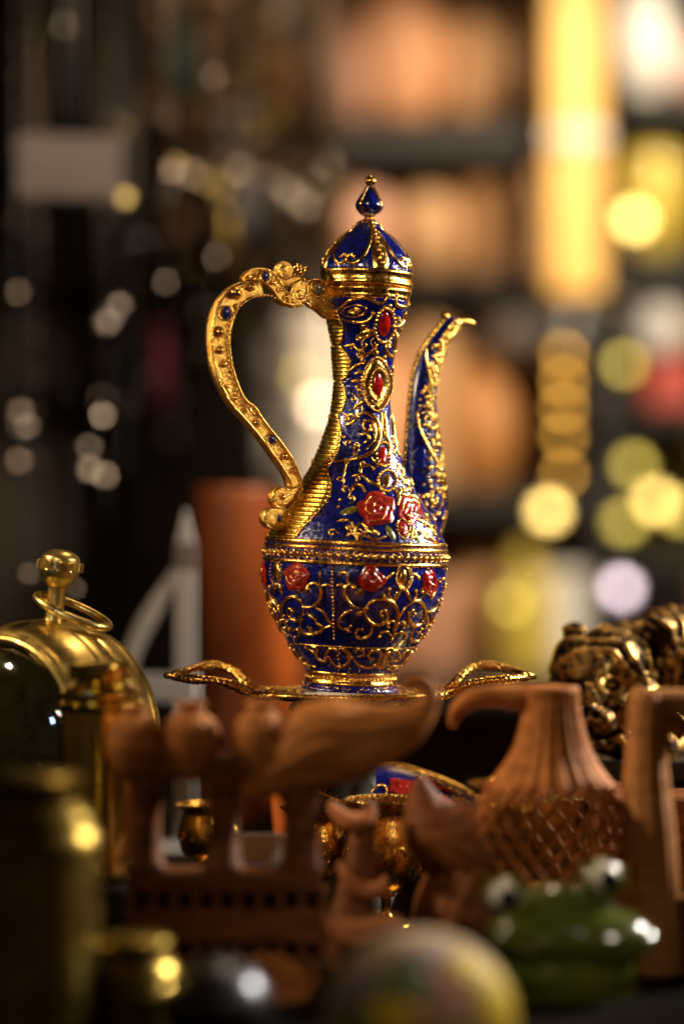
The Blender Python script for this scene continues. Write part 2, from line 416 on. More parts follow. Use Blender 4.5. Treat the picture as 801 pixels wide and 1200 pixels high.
# ---- bowl ornament
beads(A_, [(548 + (y - 95) * .03, y) for y in range(100, 680, 27)], 1.15)
rose(A_, (297, 222), 88, 104, bowl, .15)
relief(A_, (148, 185), 27, 72, lambda t, a: .3 + 2.2 * sqrt(max(0, 1 - t * t)), 'gold', bowl, 'medallion')
beads(A_, ell((148, 185), 42, 92, 22), .95)
leafp(A_, (150, 270), (120, 345), 18, bowl); leafp(A_, (160, 270), (190, 355), 18, bowl); leafp(A_, (388, 268), (350, 345), 20, bowl)
for pts, w in [([(465, 180), (458, 250), (470, 320), (455, 395), (405, 438), (345, 440)], 1.5), ([(470, 290), (510, 278), (535, 282)], 1.1), ([(460, 300), (430, 268), (395, 275), (385, 300)], 1.2),
               ([(345, 440), (322, 392), (272, 365), (215, 382), (185, 432), (188, 495), (195, 530)], 1.6), ([(345, 440), (338, 500), (302, 540), (252, 522), (228, 482), (245, 450), (268, 470)], 1.6),
               ([(420, 440), (488, 478), (520, 535), (548, 570), (495, 592), (432, 625)], 1.4), ([(350, 490), (320, 550), (330, 610), (390, 640), (465, 618), (482, 585), (445, 560)], 1.4), ([(365, 480), (400, 510), (432, 532)], 1.5),
               ([(205, 500), (190, 545), (160, 560), (150, 530)], 1.2), ([(265, 610), (300, 600), (312, 640), (285, 655)], 1.2), ([(170, 430), (125, 440), (110, 490), (140, 520)], 1.3), ([(95, 300), (90, 360), (110, 420), (160, 450)], 1.2),
               ([(600, 215), (615, 188), (650, 195), (662, 240), (650, 285)], 1.2), ([(580, 285), (618, 280), (640, 300)], 1.2), ([(722, 300), (700, 280), (660, 282), (638, 310), (642, 360), (682, 422), (740, 448), (801, 452)], 1.5),
               ([(692, 458), (620, 508), (595, 568), (640, 602), (685, 572)], 1.35)]:
    scroll(A_, pts, w, endball=w * 1.35)
leafp(A_, (365, 575), (415, 625), 17, bowl); leafp(A_, (430, 548), (480, 600), 18, bowl)
beads(A_, [(670, 612), (268, 470), (230, 545), (702, 300), (250, 600), (180, 300)], 2.0)
relief(B_, (215, 235), 98, 92, rosehf(.55, 2.6), 'red', bowl, 'rosebud', lambda a: 1 + .10 * cos(3 * a + 1) - .10 * cos(4 * a), .72, 16, 44)
for pts in ([(180, 150), (200, 160), (190, 185), (170, 170)], [(150, 200), (200, 225), (260, 235), (290, 270)], [(190, 235), (230, 280), (275, 300)], [(240, 160), (228, 205), (260, 240)]):
    q = smooth_prof([B_(p) for p in pts], 4); both('petal_line', MB().tube([J(x, y, 3.7) for x, y in q], .5 * P, 6), 'red', bowl)
rose(B_, (632, 265), 52, 95, bowl, .8, mat='red')
beads(B_, ell((447, 222), 56, 92, 30), .95)
scroll(B_, ell((447, 222), 44, 76, 16) + [(491, 222)], .9, taper=1)
relief(B_, (445, 225), 27, 60, lambda t, a: .3 + 2.0 * sqrt(max(0, 1 - t * t)), 'gold', bowl, 'medallion')
for a, b, w in [((310, 245), (375, 190), 17), ((515, 192), (572, 245), 17), ((435, 300), (375, 398), 22), ((455, 300), (500, 402), 20), ((95, 352), (155, 302), 17), ((95, 500), (175, 468), 20), ((680, 330), (640, 385), 14), ((630, 140), (615, 175), 12)]:
    leafp(B_, a, b, w, bowl)
for pts, w in [([(110, 283), (62, 272), (25, 302), (22, 352), (60, 420), (110, 445), (172, 450)], 1.5), ([(62, 460), (25, 485), (0, 512)], 1.2),
               ([(170, 452), (190, 425), (235, 392), (300, 380), (358, 402), (394, 450), (400, 512), (388, 562), (372, 640), (360, 668)], 1.75),
               ([(188, 430), (168, 480), (190, 530), (240, 566), (300, 555), (330, 510), (310, 465), (278, 480), (290, 505)], 1.6),
               ([(218, 562), (216, 612), (182, 655), (132, 665), (100, 640), (112, 602), (150, 600)], 1.4), ([(300, 340), (312, 370), (335, 392)], 1.3), ([(345, 310), (340, 340), (350, 372)], 1.1),
               ([(388, 590), (382, 548), (350, 540), (322, 562), (338, 585)], 1.3), ([(392, 600), (405, 565), (432, 548), (462, 562), (442, 592)], 1.3),
               ([(360, 652), (332, 620), (290, 620), (262, 652)], 1.3), ([(360, 662), (388, 636), (428, 620), (462, 636), (450, 682)], 1.3),
               ([(402, 545), (440, 470), (490, 415), (548, 395), (590, 430), (603, 490), (578, 552), (532, 576), (490, 545), (482, 490), (512, 462), (525, 490)], 1.6),
               ([(598, 470), (648, 472), (682, 432), (690, 390)], 1.3), ([(638, 480), (655, 530), (630, 572)], 1.2), ([(520, 582), (500, 640), (506, 690), (550, 682), (572, 640)], 1.3),
               ([(530, 330), (540, 360), (520, 390)], 1.1), ([(575, 300), (595, 340), (560, 385)], 1.2), ([(600, 500), (620, 530), (605, 590), (570, 600)], 1.3)]:
    scroll(B_, pts, w, endball=w * 1.3)
beads(B_, [(748, 168), (728, 235), (738, 275), (735, 300), (724, 340), (716, 385), (708, 425), (692, 470), (676, 545), (655, 580), (645, 612), (626, 636), (606, 656)], 1.5)
beads(B_, [(268, 655), (555, 620), (330, 560), (440, 560), (575, 330), (340, 310), (530, 325), (600, 580), (580, 660), (718, 240), (700, 260)], 1.7)
# ---- lower register under the thin gold line
def ring_tube(py, w, h, parent, name='gold_line', mat='gold'):
    z = BY - py; return link_mesh(name, MB().tube([JS(2 * pi * k / 96, z, h) for k in range(96)], w * P, 8, closed=True, up=tuple(AX)), mat, parent)
ring_tube(754.5, 1.0, .2, bowl)
for T, pts, w in [(A_, [(350, 725), (420, 770), (450, 815), (500, 830), (505, 780), (540, 742), (592, 748), (598, 775)], 1.5), (A_, [(520, 790), (560, 850), (612, 872), (662, 842), (668, 792), (625, 745)], 1.5),
                  (A_, [(275, 745), (325, 820), (375, 860), (430, 870)], 1.4), (A_, [(400, 728), (440, 735), (440, 765), (410, 770)], 1.3), (A_, [(330, 800), (350, 850), (390, 885)], 1.3),
                  (B_, [(70, 795), (130, 862), (190, 874), (252, 850), (282, 790), (262, 752), (210, 758), (192, 798), (228, 812)], 1.8), (B_, [(70, 790), (30, 745), (-10, 740)], 1.5),
                  (B_, [(100, 770), (110, 745), (150, 745), (155, 780), (120, 795)], 1.4), (B_, [(248, 882), (292, 852), (308, 790), (322, 748)], 1.7), (B_, [(270, 888), (310, 855), (328, 800)], 1.5),
                  (B_, [(322, 885), (372, 892), (420, 866), (450, 822), (500, 768), (540, 745)], 1.6), (B_, [(420, 866), (350, 868), (318, 822), (340, 770), (384, 754), (412, 782), (400, 826), (360, 826), (352, 800)], 1.7),
                  (B_, [(450, 820), (440, 780), (470, 755), (500, 768)], 1.4), (B_, [(440, 860), (480, 830), (500, 800)], 1.3)]:
    scroll(T, pts, w, taper=.6, endball=w * 1.1)
beads(A_, [(578, 755), (588, 790), (596, 815), (604, 850), (606, 884)], 1.2)
beads(B_, [(20, 860), (60, 880), (160, 790), (300, 900), (480, 860)], 1.1)
# ---- gold girdle with its row of round studs, and the foot
def girdle(prof, name, studs_y, r_stud, n, parent=ewer):
    g = link_mesh(name, jl_lathe(prof), 'gold', parent)
    st = MB(); cu = MB(); z = BY - studs_y; rr = prof[len(prof) // 2][1] - .3
    for k in range(n):
        a = 2 * pi * k / n; c = jl((rr + .1) * sin(a), -(rr + .1) * cos(a), z)
        t = Vector((cos(a), sin(a), 0)); nn = Vector((sin(a), -cos(a), 0))
        st.ball(c, r_stud * .6 * P, 10, 7)
        cu.tube([c + t * (cos(b * pi / 6) * r_stud * P) + AX * (sin(b * pi / 6) * r_stud * P) for b in range(12)], .5 * P, 6, closed=True)
    link_mesh('stud', st, 'gold', g, kind='stuff'); link_mesh('stud_ring', cu, 'gold', g, kind='stuff')
    return g
girdle([(632, 100), (632.5, 105), (634, 107), (636.5, 107), (638, 105.6), (639, 105.2), (640, 107.6), (642, 108.4), (643.5, 105.8), (649.5, 105.4), (655.5, 105.8), (657, 108.8), (659, 109), (660.5, 107.5), (661, 103)], 'girdle', 649.5, 4.6, 68)
foot = girdle([(784, 50), (785, 54), (787.5, 55), (789.5, 53), (793, 52.8), (797, 53.4), (799, 55.2), (800.5, 54), (801, 50)], 'foot_band', 793.4, 2.6, 60)
base = link_mesh('foot', jl_lathe([(800, 52), (801.5, 54), (804, 56.5), (806, 58), (808, 58.5), (808.2, 40)]), 'enamel', ewer)
mb = MB()
for k in range(120):
    a = k * 2 * pi / 120 + random.uniform(-.01, .01); rr = 57.5 + random.uniform(-1.2, .6); mb.ball(jl(rr * sin(a), -rr * cos(a), random.uniform(1, 6.5)), random.uniform(.9, 1.5) * P, 6, 4)
link_mesh('foot_beads', mb, 'gold', base, kind='stuff')
# ---- shoulder and neck
cabochon(C_, (500, 345), 46, 98, body, rot=.12, outline=lambda a: 1 - .13 * sin(a)); beads(C_, ell((500, 345), 74, 132, 24, rot=.12), 1.7, body, 1.0)
cabochon(C_, (450, 808), 42, 96, body, outline=lambda a: 1 - .08 * abs(sin(2 * a))); beads(C_, ell((450, 810), 62, 128, 26), 1.25, body, 1.4)
relief(C_, (438, 805), 112, 205, lambda t, a: .3 + (1.9 if .5 < t < .95 else .5), 'gold', body, 'collet', lambda a: 1 - .12 * abs(sin(2 * a)))
beads(C_, [(438 + 118 * cos(a) * (1 - .10 * abs(sin(2 * a))), 803 + 212 * sin(a) * (1 - .10 * abs(sin(2 * a)))) for a in [2 * pi * k / 46 for k in range(46)]], 1.35, body, 1.6)
relief(C_, (268, 232), 62, 30, lambda t, a: .3 + 1.8 * (1 - t * t) * (.6 + .4 * cos(9 * t)), 'gold', body, 'leaf', lambda a: 1 - .2 * abs(sin(2 * a)), -.15)
leafp(C_, (300, 425), (432, 385), 42, body); leafp(C_, (285, 560), (355, 520), 26, body); leafp(C_, (240, 782), (325, 770), 18, body); leafp(C_, (270, 720), (335, 700), 16, body)
for pts, w in [([(150, 225), (195, 175), (250, 140), (315, 124), (385, 132), (440, 165), (500, 160), (530, 100)], 1.7), ([(160, 245), (210, 200), (290, 183), (352, 205), (345, 250), (280, 275), (210, 272), (160, 245)], .9),
               ([(165, 290), (230, 310), (320, 320), (388, 292), (412, 245)], 1.5), ([(188, 505), (250, 500), (302, 540), (350, 572), (420, 540), (440, 495)], 1.6),
               ([(595, 110), (590, 175), (650, 198), (700, 175)], 1.8), ([(520, 480), (512, 540), (560, 590), (590, 540)], 1.6), ([(655, 245), (640, 310), (600, 360)], 2.2), ([(600, 400), (580, 470), (575, 550)], 2.2),
               ([(262, 1000), (330, 938), (395, 935), (410, 980)], 1.7), ([(560, 660), (568, 760), (560, 860)], 1.6), ([(230, 700), (290, 650), (340, 640)], 1.2)]:
    scroll(C_, pts, w, body, endball=w * 1.2)
beads(C_, [(520, 65), (520, 105), (590, 105), (500, 205), (540, 190), (565, 220), (412, 248), (395, 385), (340, 345), (605, 285), (655, 245), (622, 380), (580, 405), (560, 345), (525, 495), (570, 550), (580, 490), (600, 350), (610, 310), (300, 850), (310, 890), (290, 820)], 1.9, body)
for pts, w in [([(180, 372), (240, 354), (290, 380), (314, 440), (302, 510), (258, 560), (180, 582), (100, 592)], 2.0), ([(236, 402), (272, 392), (290, 432), (286, 490), (250, 530)], 1.5), ([(232, 400), (240, 432), (270, 440), (268, 415)], 1.5),
               ([(150, 415), (180, 400), (210, 372)], 1.6), ([(215, 465), (245, 455), (262, 480), (240, 500)], 1.5), ([(335, 345), (338, 400), (342, 460), (362, 522), (352, 560)], 2.4), ([(322, 345), (322, 420), (318, 500)], 1.3), ([(372, 350), (378, 420), (385, 490), (405, 560)], 2.0),
               ([(150, 592), (142, 640), (132, 690)], 1.1), ([(175, 665), (215, 655), (222, 622), (262, 612), (282, 632)], 1.5), ([(212, 648), (262, 690), (318, 722), (332, 752)], 1.5), ([(178, 740), (190, 712), (222, 712), (240, 742)], 1.5),
               ([(270, 570), (300, 600), (340, 615), (385, 600)], 1.5), ([(395, 640), (410, 615), (430, 640), (415, 680)], 1.5), ([(425, 690), (450, 690), (455, 730), (430, 740)], 1.5), ([(385, 720), (410, 770), (400, 800)], 1.4),
               ([(360, 470), (385, 480), (395, 520), (380, 550)], 1.8), ([(400, 740), (440, 760), (480, 760)], 1.4)]:
    scroll(E_, pts, w, body, endball=w * 1.25)
cabochon(E_, (330, 556), 21, 44, body, outline=lambda a: 1 + .15 * sin(a)); beads(E_, ell((330, 558), 34, 60, 18), 1.4, body, .9)
cabochon(E_, (350, 690), 26, 34, body, 'heart', 'gold', 2.4); beads(E_, ell((350, 688), 44, 52, 20), 1.5, body, .8)
rose(E_, (300, 828), 92, 84, body, .35, hh=2.8); rose(E_, (462, 832), 58, 76, body, .7, hh=2.8)
cabochon(D_, (483, 698), 27, 46, body, 'red_petal', 'rose', 2.4, rot=-.2); beads(D_, ell((483, 698), 36, 58, 18, rot=-.2), 1.0, body, .6)
leafp(D_, (115, 610), (225, 575), 26, body, 'leaf', 'leaf'); leafp(D_, (385, 680), (435, 765), 24, body, 'leaf', 'leaf'); leafp(D_, (540, 690), (580, 780), 18, body, 'leaf', 'leaf')
leafp(D_, (270, 690), (345, 735), 26, body); leafp(D_, (590, 700), (640, 770), 18, body); leafp(D_, (640, 690), (690, 740), 14, body)
for pts, w in [([(100, 655), (145, 645), (185, 665), (195, 690)], 1.3), ([(222, 752), (205, 700), (235, 668), (268, 690), (262, 720)], 1.4), ([(150, 740), (200, 725), (262, 738), (325, 762), (376, 746)], 1.4), ([(150, 700), (190, 715), (215, 760)], 1.2),
               ([(560, 640), (600, 660), (640, 690), (690, 760)], 1.3), ([(530, 500), (560, 520), (575, 560), (560, 590)], 1.4), ([(480, 430), (510, 440), (525, 480)], 1.4), ([(600, 600), (630, 640), (610, 680)], 1.3), ([(440, 350), (470, 345), (485, 380), (460, 400)], 1.4),
               ([(455, 455), (470, 480), (450, 510)], 1.3), ([(520, 660), (540, 700), (530, 760)], 1.2), ([(620, 720), (650, 760), (700, 790)], 1.2)]:
    scroll(D_, pts, w, body, endball=w * 1.25)
mbr = [(450 + random.random() * 220, 360 + random.random() * 400) for _ in range(70)]
beads(D_, [p for p in mbr if p[0] < 470 + (p[1] - 340) * .52], 1.35, body)
beads(D_, [(118, 530), (105, 570), (140, 160), (215, 215), (225, 240), (200, 225), (165, 40), (180, 30), (260, 65), (290, 120)], 1.6, body)
def panel_edge(y):      # px of its right-hand border, lobe after lobe
    k = [(360, 396), (369, 397), (385, 403), (400, 401.5), (404, 397), (410, 403), (425, 411.5), (440, 408), (446, 400), (452, 403), (465, 405.5), (480, 402), (486, 396), (495, 398), (508, 400), (525, 398), (540, 390), (548, 384.5), (556, 386), (566, 388.5), (580, 387), (592, 380), (600, 373), (610, 363), (620, 353), (630, 346)]
    if y <= k[0][0]: return k[0][1]
    for a, b in zip(k, k[1:]):
        if y <= b[0]: return a[1] + (b[1] - a[1]) * (y - a[0]) / (b[0] - a[0])
    return k[-1][1]
# small curls and buds that fill the ground between the larger scrolls
random.seed(17); I_ = lambda p: p; taken = []
keep = [(441, 597, 25), (479, 597, 18), (450, 382, 17), (443, 451, 27), (449, 532, 10), (453, 563, 15), (471, 620, 9), (415, 365, 13), (402, 597, 10), (456, 624, 8), (432, 500, 20)]
def free(x, y, r): return all(math.hypot(x - a, y - b) > c + r for a, b, c in keep) and all(math.hypot(x - a, y - b) > c + r for a, b, c in taken)
def curl(x, y, r, parent):
    a0 = random.uniform(0, 6.28); s_ = random.choice((-1, 1))
    pts = [(x + r * (1 - j / 9.5) * cos(a0 + s_ * j * .62), y + r * (1 - j / 9.5) * sin(a0 + s_ * j * .62)) for j in range(9)]
    pts = [(pts[0][0] + r * 1.1 * sin(a0) * s_, pts[0][1] - r * 1.1 * cos(a0) * s_)] + pts
    scroll(I_, pts, .95, parent, endball=1.3, n=3)
for (ya, yb, n_, rr_) in ((560, 628, 300, (4.0, 6.5)), (365, 556, 260, (3.2, 5.0))):
    for _ in range(n_):
        y = random.uniform(ya, yb); ax = 410 + (808 - y) * .04; r0 = rad(BY - y); x = random.uniform(ax - r0 * .6, ax + r0 * .93); rr = random.uniform(*rr_)
        if x < panel_edge(y) + rr + 4 or not free(x, y, rr * 1.15): continue
        if y > 560 and x < 398 - (y - 560) * .15: continue
        taken.append((x, y, rr)); curl(x, y, rr, body)
        if len(taken) > 95: break
    else: continue
# ---- ribbed gold panel down the handle side
mb = MB(); rings = []; edge = []; NS = 26
ys = [362 + i * .55 for i in range(int((632 - 362) / .55))]
for i, y in enumerate(ys):
    w = J(panel_edge(y), y); x, yy, z = jinv(w); th = atan2(x, -yy); half = th - MTH
    pitch = 5.2 if y > 480 else 4.6
    hgt = .6 + 1.9 * abs(sin(pi * y / pitch)) ** .7
    ring = [JS(MTH - half + 2 * half * k / NS, z, hgt * (1 if 0 < k < NS else .1)) for k in range(NS + 1)]
    rings.append(ring); edge.append(JS(th, z, .9))
vs = [p for r in rings for p in r]; fs = []
for i in range(len(rings) - 1):
    for k in range(NS): a = i * (NS + 1) + k; fs.append((a, a + 1, a + NS + 2, a + NS + 1))
mb.add(vs, fs); rp = link_mesh('ribbed_panel', mb, 'gold_rib', ewer)
link_mesh('panel_rim', MB().tube(edge[::4], 1.0 * P, 8), 'gold', rp); link_mesh('panel_rim', MB().tube([mirror_pt(p) for p in edge[::4]], 1.0 * P, 8), 'gold', rp)
# ---- rim under the lid, lid, finial
link_mesh('neck_rim', jl_lathe([(337, 40), (338, 52.5), (341, 53.4), (344, 53), (346, 51), (348, 51.8), (351, 51.5), (353, 50), (354, 44)]), 'gold', ewer)
lid = link_mesh('lid', jl_lathe(smooth_prof(LIDP, 5)), 'enamel', ewer)
link_mesh('lid_band', jl_lathe([(317, 50), (318, 53.2), (320, 55), (322.5, 54.6), (324, 53.4), (331, 53.6), (333, 55), (335.5, 54.4), (337, 52.5), (337.5, 46)]), 'gold', lid)
for k in range(4):
    t0 = radians(17) + k * pi / 2
    mb = MB(); rs = []
    for i in range(25):
        y = 259 + i * 2.45; z = BY - y; half = radians(15 - 5 * (i / 24)) + (.22 if i < 3 else 0)
        rs.append([JS(t0 + half * (j / 3 - 1), z, .2 + 2.0 * sqrt(max(0, 1 - (j / 3 - 1) ** 2))) for j in range(7)])
    vs = [p for r in rs for p in r]; fs = [(i * 7 + j, i * 7 + j + 1, (i + 1) * 7 + j + 1, (i + 1) * 7 + j) for i in range(24) for j in range(6)]
    mb.add(vs, fs); sp = link_mesh('spine', mb, 'gold', lid)
    bd = MB()
    for i in range(11): bd.ball(JS(t0 + .03 * (-1) ** i, BY - (262 + i * 5), 2.1), (1.7 + .06 * i) * P, 8, 6)
    link_mesh('spine_beads', bd, 'gold', lid, kind='stuff')
    for s in (-1, 1):
        pts = smooth_prof([(t0 + s * .16, 272), (t0 + s * .26, 290), (t0 + s * .40, 306), (t0 + s * .62, 314), (t0 + s * .80, 309), (t0 + s * .70, 303), (t0 + s * .60, 307)], 4)
        link_mesh('scroll', MB().tube([JS(a, BY - y, .4) for a, y in pts], 1.9 * P, 8), 'gold', lid)
fin = link_mesh('finial', jl_lathe(smooth_prof([(219, 4), (224, 7.5), (230, 11.5), (236, 15), (241, 16.2), (246, 14.5), (250, 10), (253, 5.5)], 4), 32), 'enamel', lid)
link_mesh('finial_collar', jl_lathe(smooth_prof([(246, 4), (250, 6.5), (253, 6), (255, 5), (257.5, 8), (260, 10.5), (262, 11), (263, 8)], 3), 32), 'gold', lid)
b = MB().ball(jl(0, 0, BY - 212), (6.4 * P,) * 3, 20, 14); link_mesh('finial_ball', b, 'gold', lid)
mb = MB()
for k in range(4):
    t0 = k * pi / 2 + .9
    mb2 = MB().tube([jl(r * sin(t0), -r * cos(t0), BY - y) for y, r in smooth_prof([(219, 5), (226, 9.5), (233, 14), (241, 17), (247, 14.5), (251, 9)], 3)], 1.3 * P, 6)
    link_mesh('finial_rib', mb2, 'gold', lid)

# ---- handle: lies in the ewer's own plane, traced as outer and inner edge
HD = Vector((-cos(HANDLE_YAW), -sin(HANDLE_YAW), 0)); HN = Vector((sin(HANDLE_YAW), -cos(HANDLE_YAW), 0))
def HP(px, py, h=0.0):
    """the photo pixel carried onto the handle's plane, h pixels towards the viewer"""
    o = Vector((0, -S, CZ)); d = at(px, py, 1.0) - o; c = JB + AX * (300 * P)
    t = (c - o).dot(HN) / d.dot(HN); return o + d * t + HN * (h * P)
H2 = Zc(230, 290, 4.216); H5 = Zc(280, 450, 5.72)
outer = [H2(p) for p in [(300, 165), (225, 172), (165, 195), (112, 250), (76, 320), (60, 400), (60, 500), (76, 600), (115, 700), (160, 780)]] + [H5(p) for p in [(15, 235), (75, 305), (135, 378), (195, 458), (245, 528), (290, 592), (316, 648), (325, 690)]]
inner = [H2(p) for p in [(330, 246), (290, 245), (240, 266), (202, 302), (176, 362), (161, 430), (159, 500), (172, 585), (200, 680), (238, 752)]] + [H5(p) for p in [(95, 150), (150, 235), (215, 318), (285, 405), (345, 495), (385, 585), (408, 660), (412, 710)]]
so, si = smooth_prof(outer, 5), smooth_prof(inner, 5)
handle = None
def strap(so, si, th=7.0, rim=2.2, mat='gold_matte', parent=None, name='handle'):
    mb = MB(); rs = []
    for a, b in zip(so, si):
        def q(t, h): return HP(a[0] + (b[0] - a[0]) * t, a[1] + (b[1] - a[1]) * t, h)
        rs.append([q(0, -th), q(-.04, 0), q(0, th - 1), q(.05, th), q(.11, th), q(.16, th - rim), q(.5, th - rim + .3), q(.84, th - rim), q(.89, th), q(.95, th), q(1, th - 1), q(1.04, 0), q(1, -th)])
    mb.rings(rs); return link_mesh(name, mb, mat, parent)
handle = strap(so, si, parent=ewer)
for e, nm in ((so, 0), (si, 1)):
    o_ = so if nm == 0 else si; i_ = si if nm == 0 else so
    link_mesh('rim_line', MB().tube([HP(a[0] + (b[0] - a[0]) * .07, a[1] + (b[1] - a[1]) * .07, 6.4) for a, b in zip(o_, i_)], 1.25 * P, 8), 'gold', handle)
# divider line and the beads along it
div = smooth_prof([H2(p) for p in [(395, 262), (350, 240), (290, 240), (240, 262), (196, 300), (160, 350), (142, 430), (140, 520), (150, 600), (176, 690), (215, 770)]] + [H5((60, 150)), H5((110, 215))], 6)
bd = MB(); acc = 0
for i in range(1, len(div)):
    acc += math.hypot(div[i][0] - div[i - 1][0], div[i][1] - div[i - 1][1])
    if acc > 4.3: bd.ball(HP(*div[i], 6.2), 1.75 * P, 8, 6); acc = 0
link_mesh('handle_beads', bd, 'gold', handle, kind='stuff')
dl = smooth_prof([H2(p) for p in [(80, 560), (110, 640), (150, 710), (200, 780)]] + [H5((40, 150)), H5((95, 215))], 5)
link_mesh('divider', MB().tube([HP(x, y, 5.4) for x, y in dl], 1.0 * P, 8), 'gold', handle)
# studs and stones
for (p, r) in [((182, 228), 8), ((100, 420), 6.5), ((106, 507), 4.6), ((125, 577), 4), ((140, 687), 3.0), ((178, 745), 4.2), ((258, 198), 5), ((185, 293), 3.2)]:
    x, y = H2(p); st = link_mesh('stud', MB().ball(HP(x, y, 5.8), r * .85 * P, 16, 10), 'gold', handle)
    link_mesh('stud_ring', MB().tube([HP(x + cos(k * pi / 8) * r, y + sin(k * pi / 8) * r, 5.2) for k in range(16)], .7 * P, 6, closed=True), 'gold', handle)
for (p, r) in [((100, 262), 5.2), ((290, 487), 5.5), ((347, 583), 4.2), ((22, 178), 3.5), ((275, 757), 4.6), ((318, 875), 4.2)]:
    x, y = H5(p); off = 5.0 if p[1] < 700 else 7.2
    link_mesh('stud', MB().ball(HP(x, y, off), r * .8 * P, 16, 10), 'gold', handle)
    link_mesh('stud_ring', MB().tube([HP(x + cos(k * pi / 8) * r, y + sin(k * pi / 8) * r, off) for k in range(16)], .6 * P, 6, closed=True), 'gold', handle)
for x, y, r, off, mt in [(*H2((133, 325)), 7.2, 4.6, 'stone_blue'), (*H2((323, 145)), 5.0, 7.6, 'stone_blue'), (*H5((200, 372)), 5.0, 5, 'stone_blue'), (*H5((236, 898)), 5.2, 7, 'stone_blue'), (*H2((581, 206)), 6.0, 8.4, 'stone_grey')]:
    R3 = Matrix.Rotation(-HANDLE_YAW, 3, 'Z')
    link_mesh('stone', MB().ball(HP(x, y, off), (r * P, r * .45 * P, r * P), 18, 10, rot=R3), mt, handle)
    link_mesh('stone_setting', MB().tube([HP(x + cos(k * pi / 10) * (r + 1.2), y + sin(k * pi / 10) * (r + 1.2), off + .4) for k in range(20)], 1.2 * P, 8, closed=True), 'gold', handle)
# upper scroll arm that clasps the neck, lower scroll feet
def plate(pts, th, mat, parent, name, z0=0.0, n=4, dome=1.6):
    """a cast plate with a rounded edge filling an outline, on the handle's plane"""
    q = smooth_prof(list(pts) + [pts[0]], n)[:-1]; cx = sum(p[0] for p in q) / len(q); cy = sum(p[1] for p in q) / len(q)
    def ring(s, h): return [HP(cx + (x - cx) * s, cy + (y - cy) * s, h) for x, y in q]
    mb = MB().rings([ring(.96, z0 - th), ring(1, z0 - th + 1.5), ring(1, z0 + th - 1.5), ring(.94, z0 + th), ring(.6, z0 + th + dome * .6), ring(.05, z0 + th + dome)])
    o = link_mesh(name, mb, mat, parent)
    link_mesh('plate_rim', MB().tube(ring(.95, z0 + th), 1.15 * P, 8, closed=True), 'gold', parent)
    return o
arm_o = smooth_prof([H2(p) for p in [(228, 150), (240, 125), (275, 106), (325, 105), (372, 125), (402, 165), (425, 210), (455, 232)]], 5)
arm_i = smooth_prof([H2(p) for p in [(228, 166), (250, 160), (290, 165), (330, 185), (362, 215), (395, 262), (430, 285), (470, 290)]], 5)
strap(arm_o, arm_i, 8.0, 2.0, parent=handle, name='upper_scroll')
for p, r in [((247, 147), 2.6), ((275, 138), 2.8), ((368, 178), 3.2), ((396, 212), 3), ((430, 245), 3), ((462, 268), 3)]:
    x, y = H2(p); link_mesh('stud', MB().ball(HP(x, y, 7), r * P, 12, 8), 'gold', handle)
plate([H2(p) for p in [(455, 215), (470, 175), (505, 160), (535, 180), (535, 235), (515, 285), (470, 298), (440, 270)]], 7, 'gold_matte', handle, 'scroll_plate')
plate([H2(p) for p in [(530, 185), (560, 160), (610, 168), (650, 200), (690, 260), (712, 300), (680, 345), (640, 350), (590, 310), (555, 290), (530, 250)]], 8, 'gold_matte', handle, 'clasp')
for pts in ([(560, 280), (600, 320), (650, 345)], [(610, 240), (650, 280), (690, 330)], [(620, 180), (665, 225), (700, 290)], [(520, 270), (545, 290), (560, 280)]):
    link_mesh('clasp_ridge', MB().tube([HP(*p, 8.6) for p in smooth_prof([H2(p) for p in pts], 5)], 1.6 * P, 8), 'gold', handle)
for c, rr in (((425, 118), 11.5), ((495, 232), 7.5)):
    x, y = H2(c); sp = [(x + cos(t * .5) * rr * (1 - t / 18), y + sin(t * .5) * rr * (1 - t / 18)) for t in range(17)]
    link_mesh('rosette', MB().ball(HP(x, y, 2), (rr * P, 7.5 * P, rr * P), 20, 12), 'gold_matte', handle)
    link_mesh('rosette_line', MB().tube([HP(a, b_, 8.4 - i * .05) for i, (a, b_) in enumerate(sp)], 1.2 * P, 8), 'gold', handle)
for k, (a, b2) in enumerate([((470, 110), (500, 85)), ((485, 128), (520, 92)), ((498, 140), (540, 100))]):
    link_mesh('feather', MB().tube([HP(*H2(a), 2), HP(*H2(((a[0] + b2[0]) / 2, (a[1] + b2[1]) / 2 - 4)), 4), HP(*H2(b2), 3)], [3.6 * P, 3.0 * P, 1.8 * P], 8), 'gold', handle)
plate([H2(p) for p in [(395, 150), (440, 150), (500, 145), (530, 165), (480, 180), (440, 190), (410, 180)]], 5, 'gold_matte', handle, 'crest_plate')
lo = smooth_prof([H5(p) for p in [(325, 690), (312, 722), (290, 700), (250, 697), (215, 725), (205, 765), (225, 810), (262, 832)]], 5)
plate([H5(p) for p in [(318, 712), (285, 695), (240, 698), (208, 735), (208, 785), (240, 828), (300, 835), (360, 800), (395, 740), (410, 700), (360, 690)]], 6.5, 'gold_matte', handle, 'lower_scroll')
plate([H5(p) for p in [(250, 832), (200, 828), (160, 850), (145, 895), (160, 945), (205, 972), (270, 968), (325, 930), (370, 870), (410, 790), (408, 720), (360, 800), (300, 836)]], 7.0, 'gold_matte', handle, 'lower_scroll', z0=1)

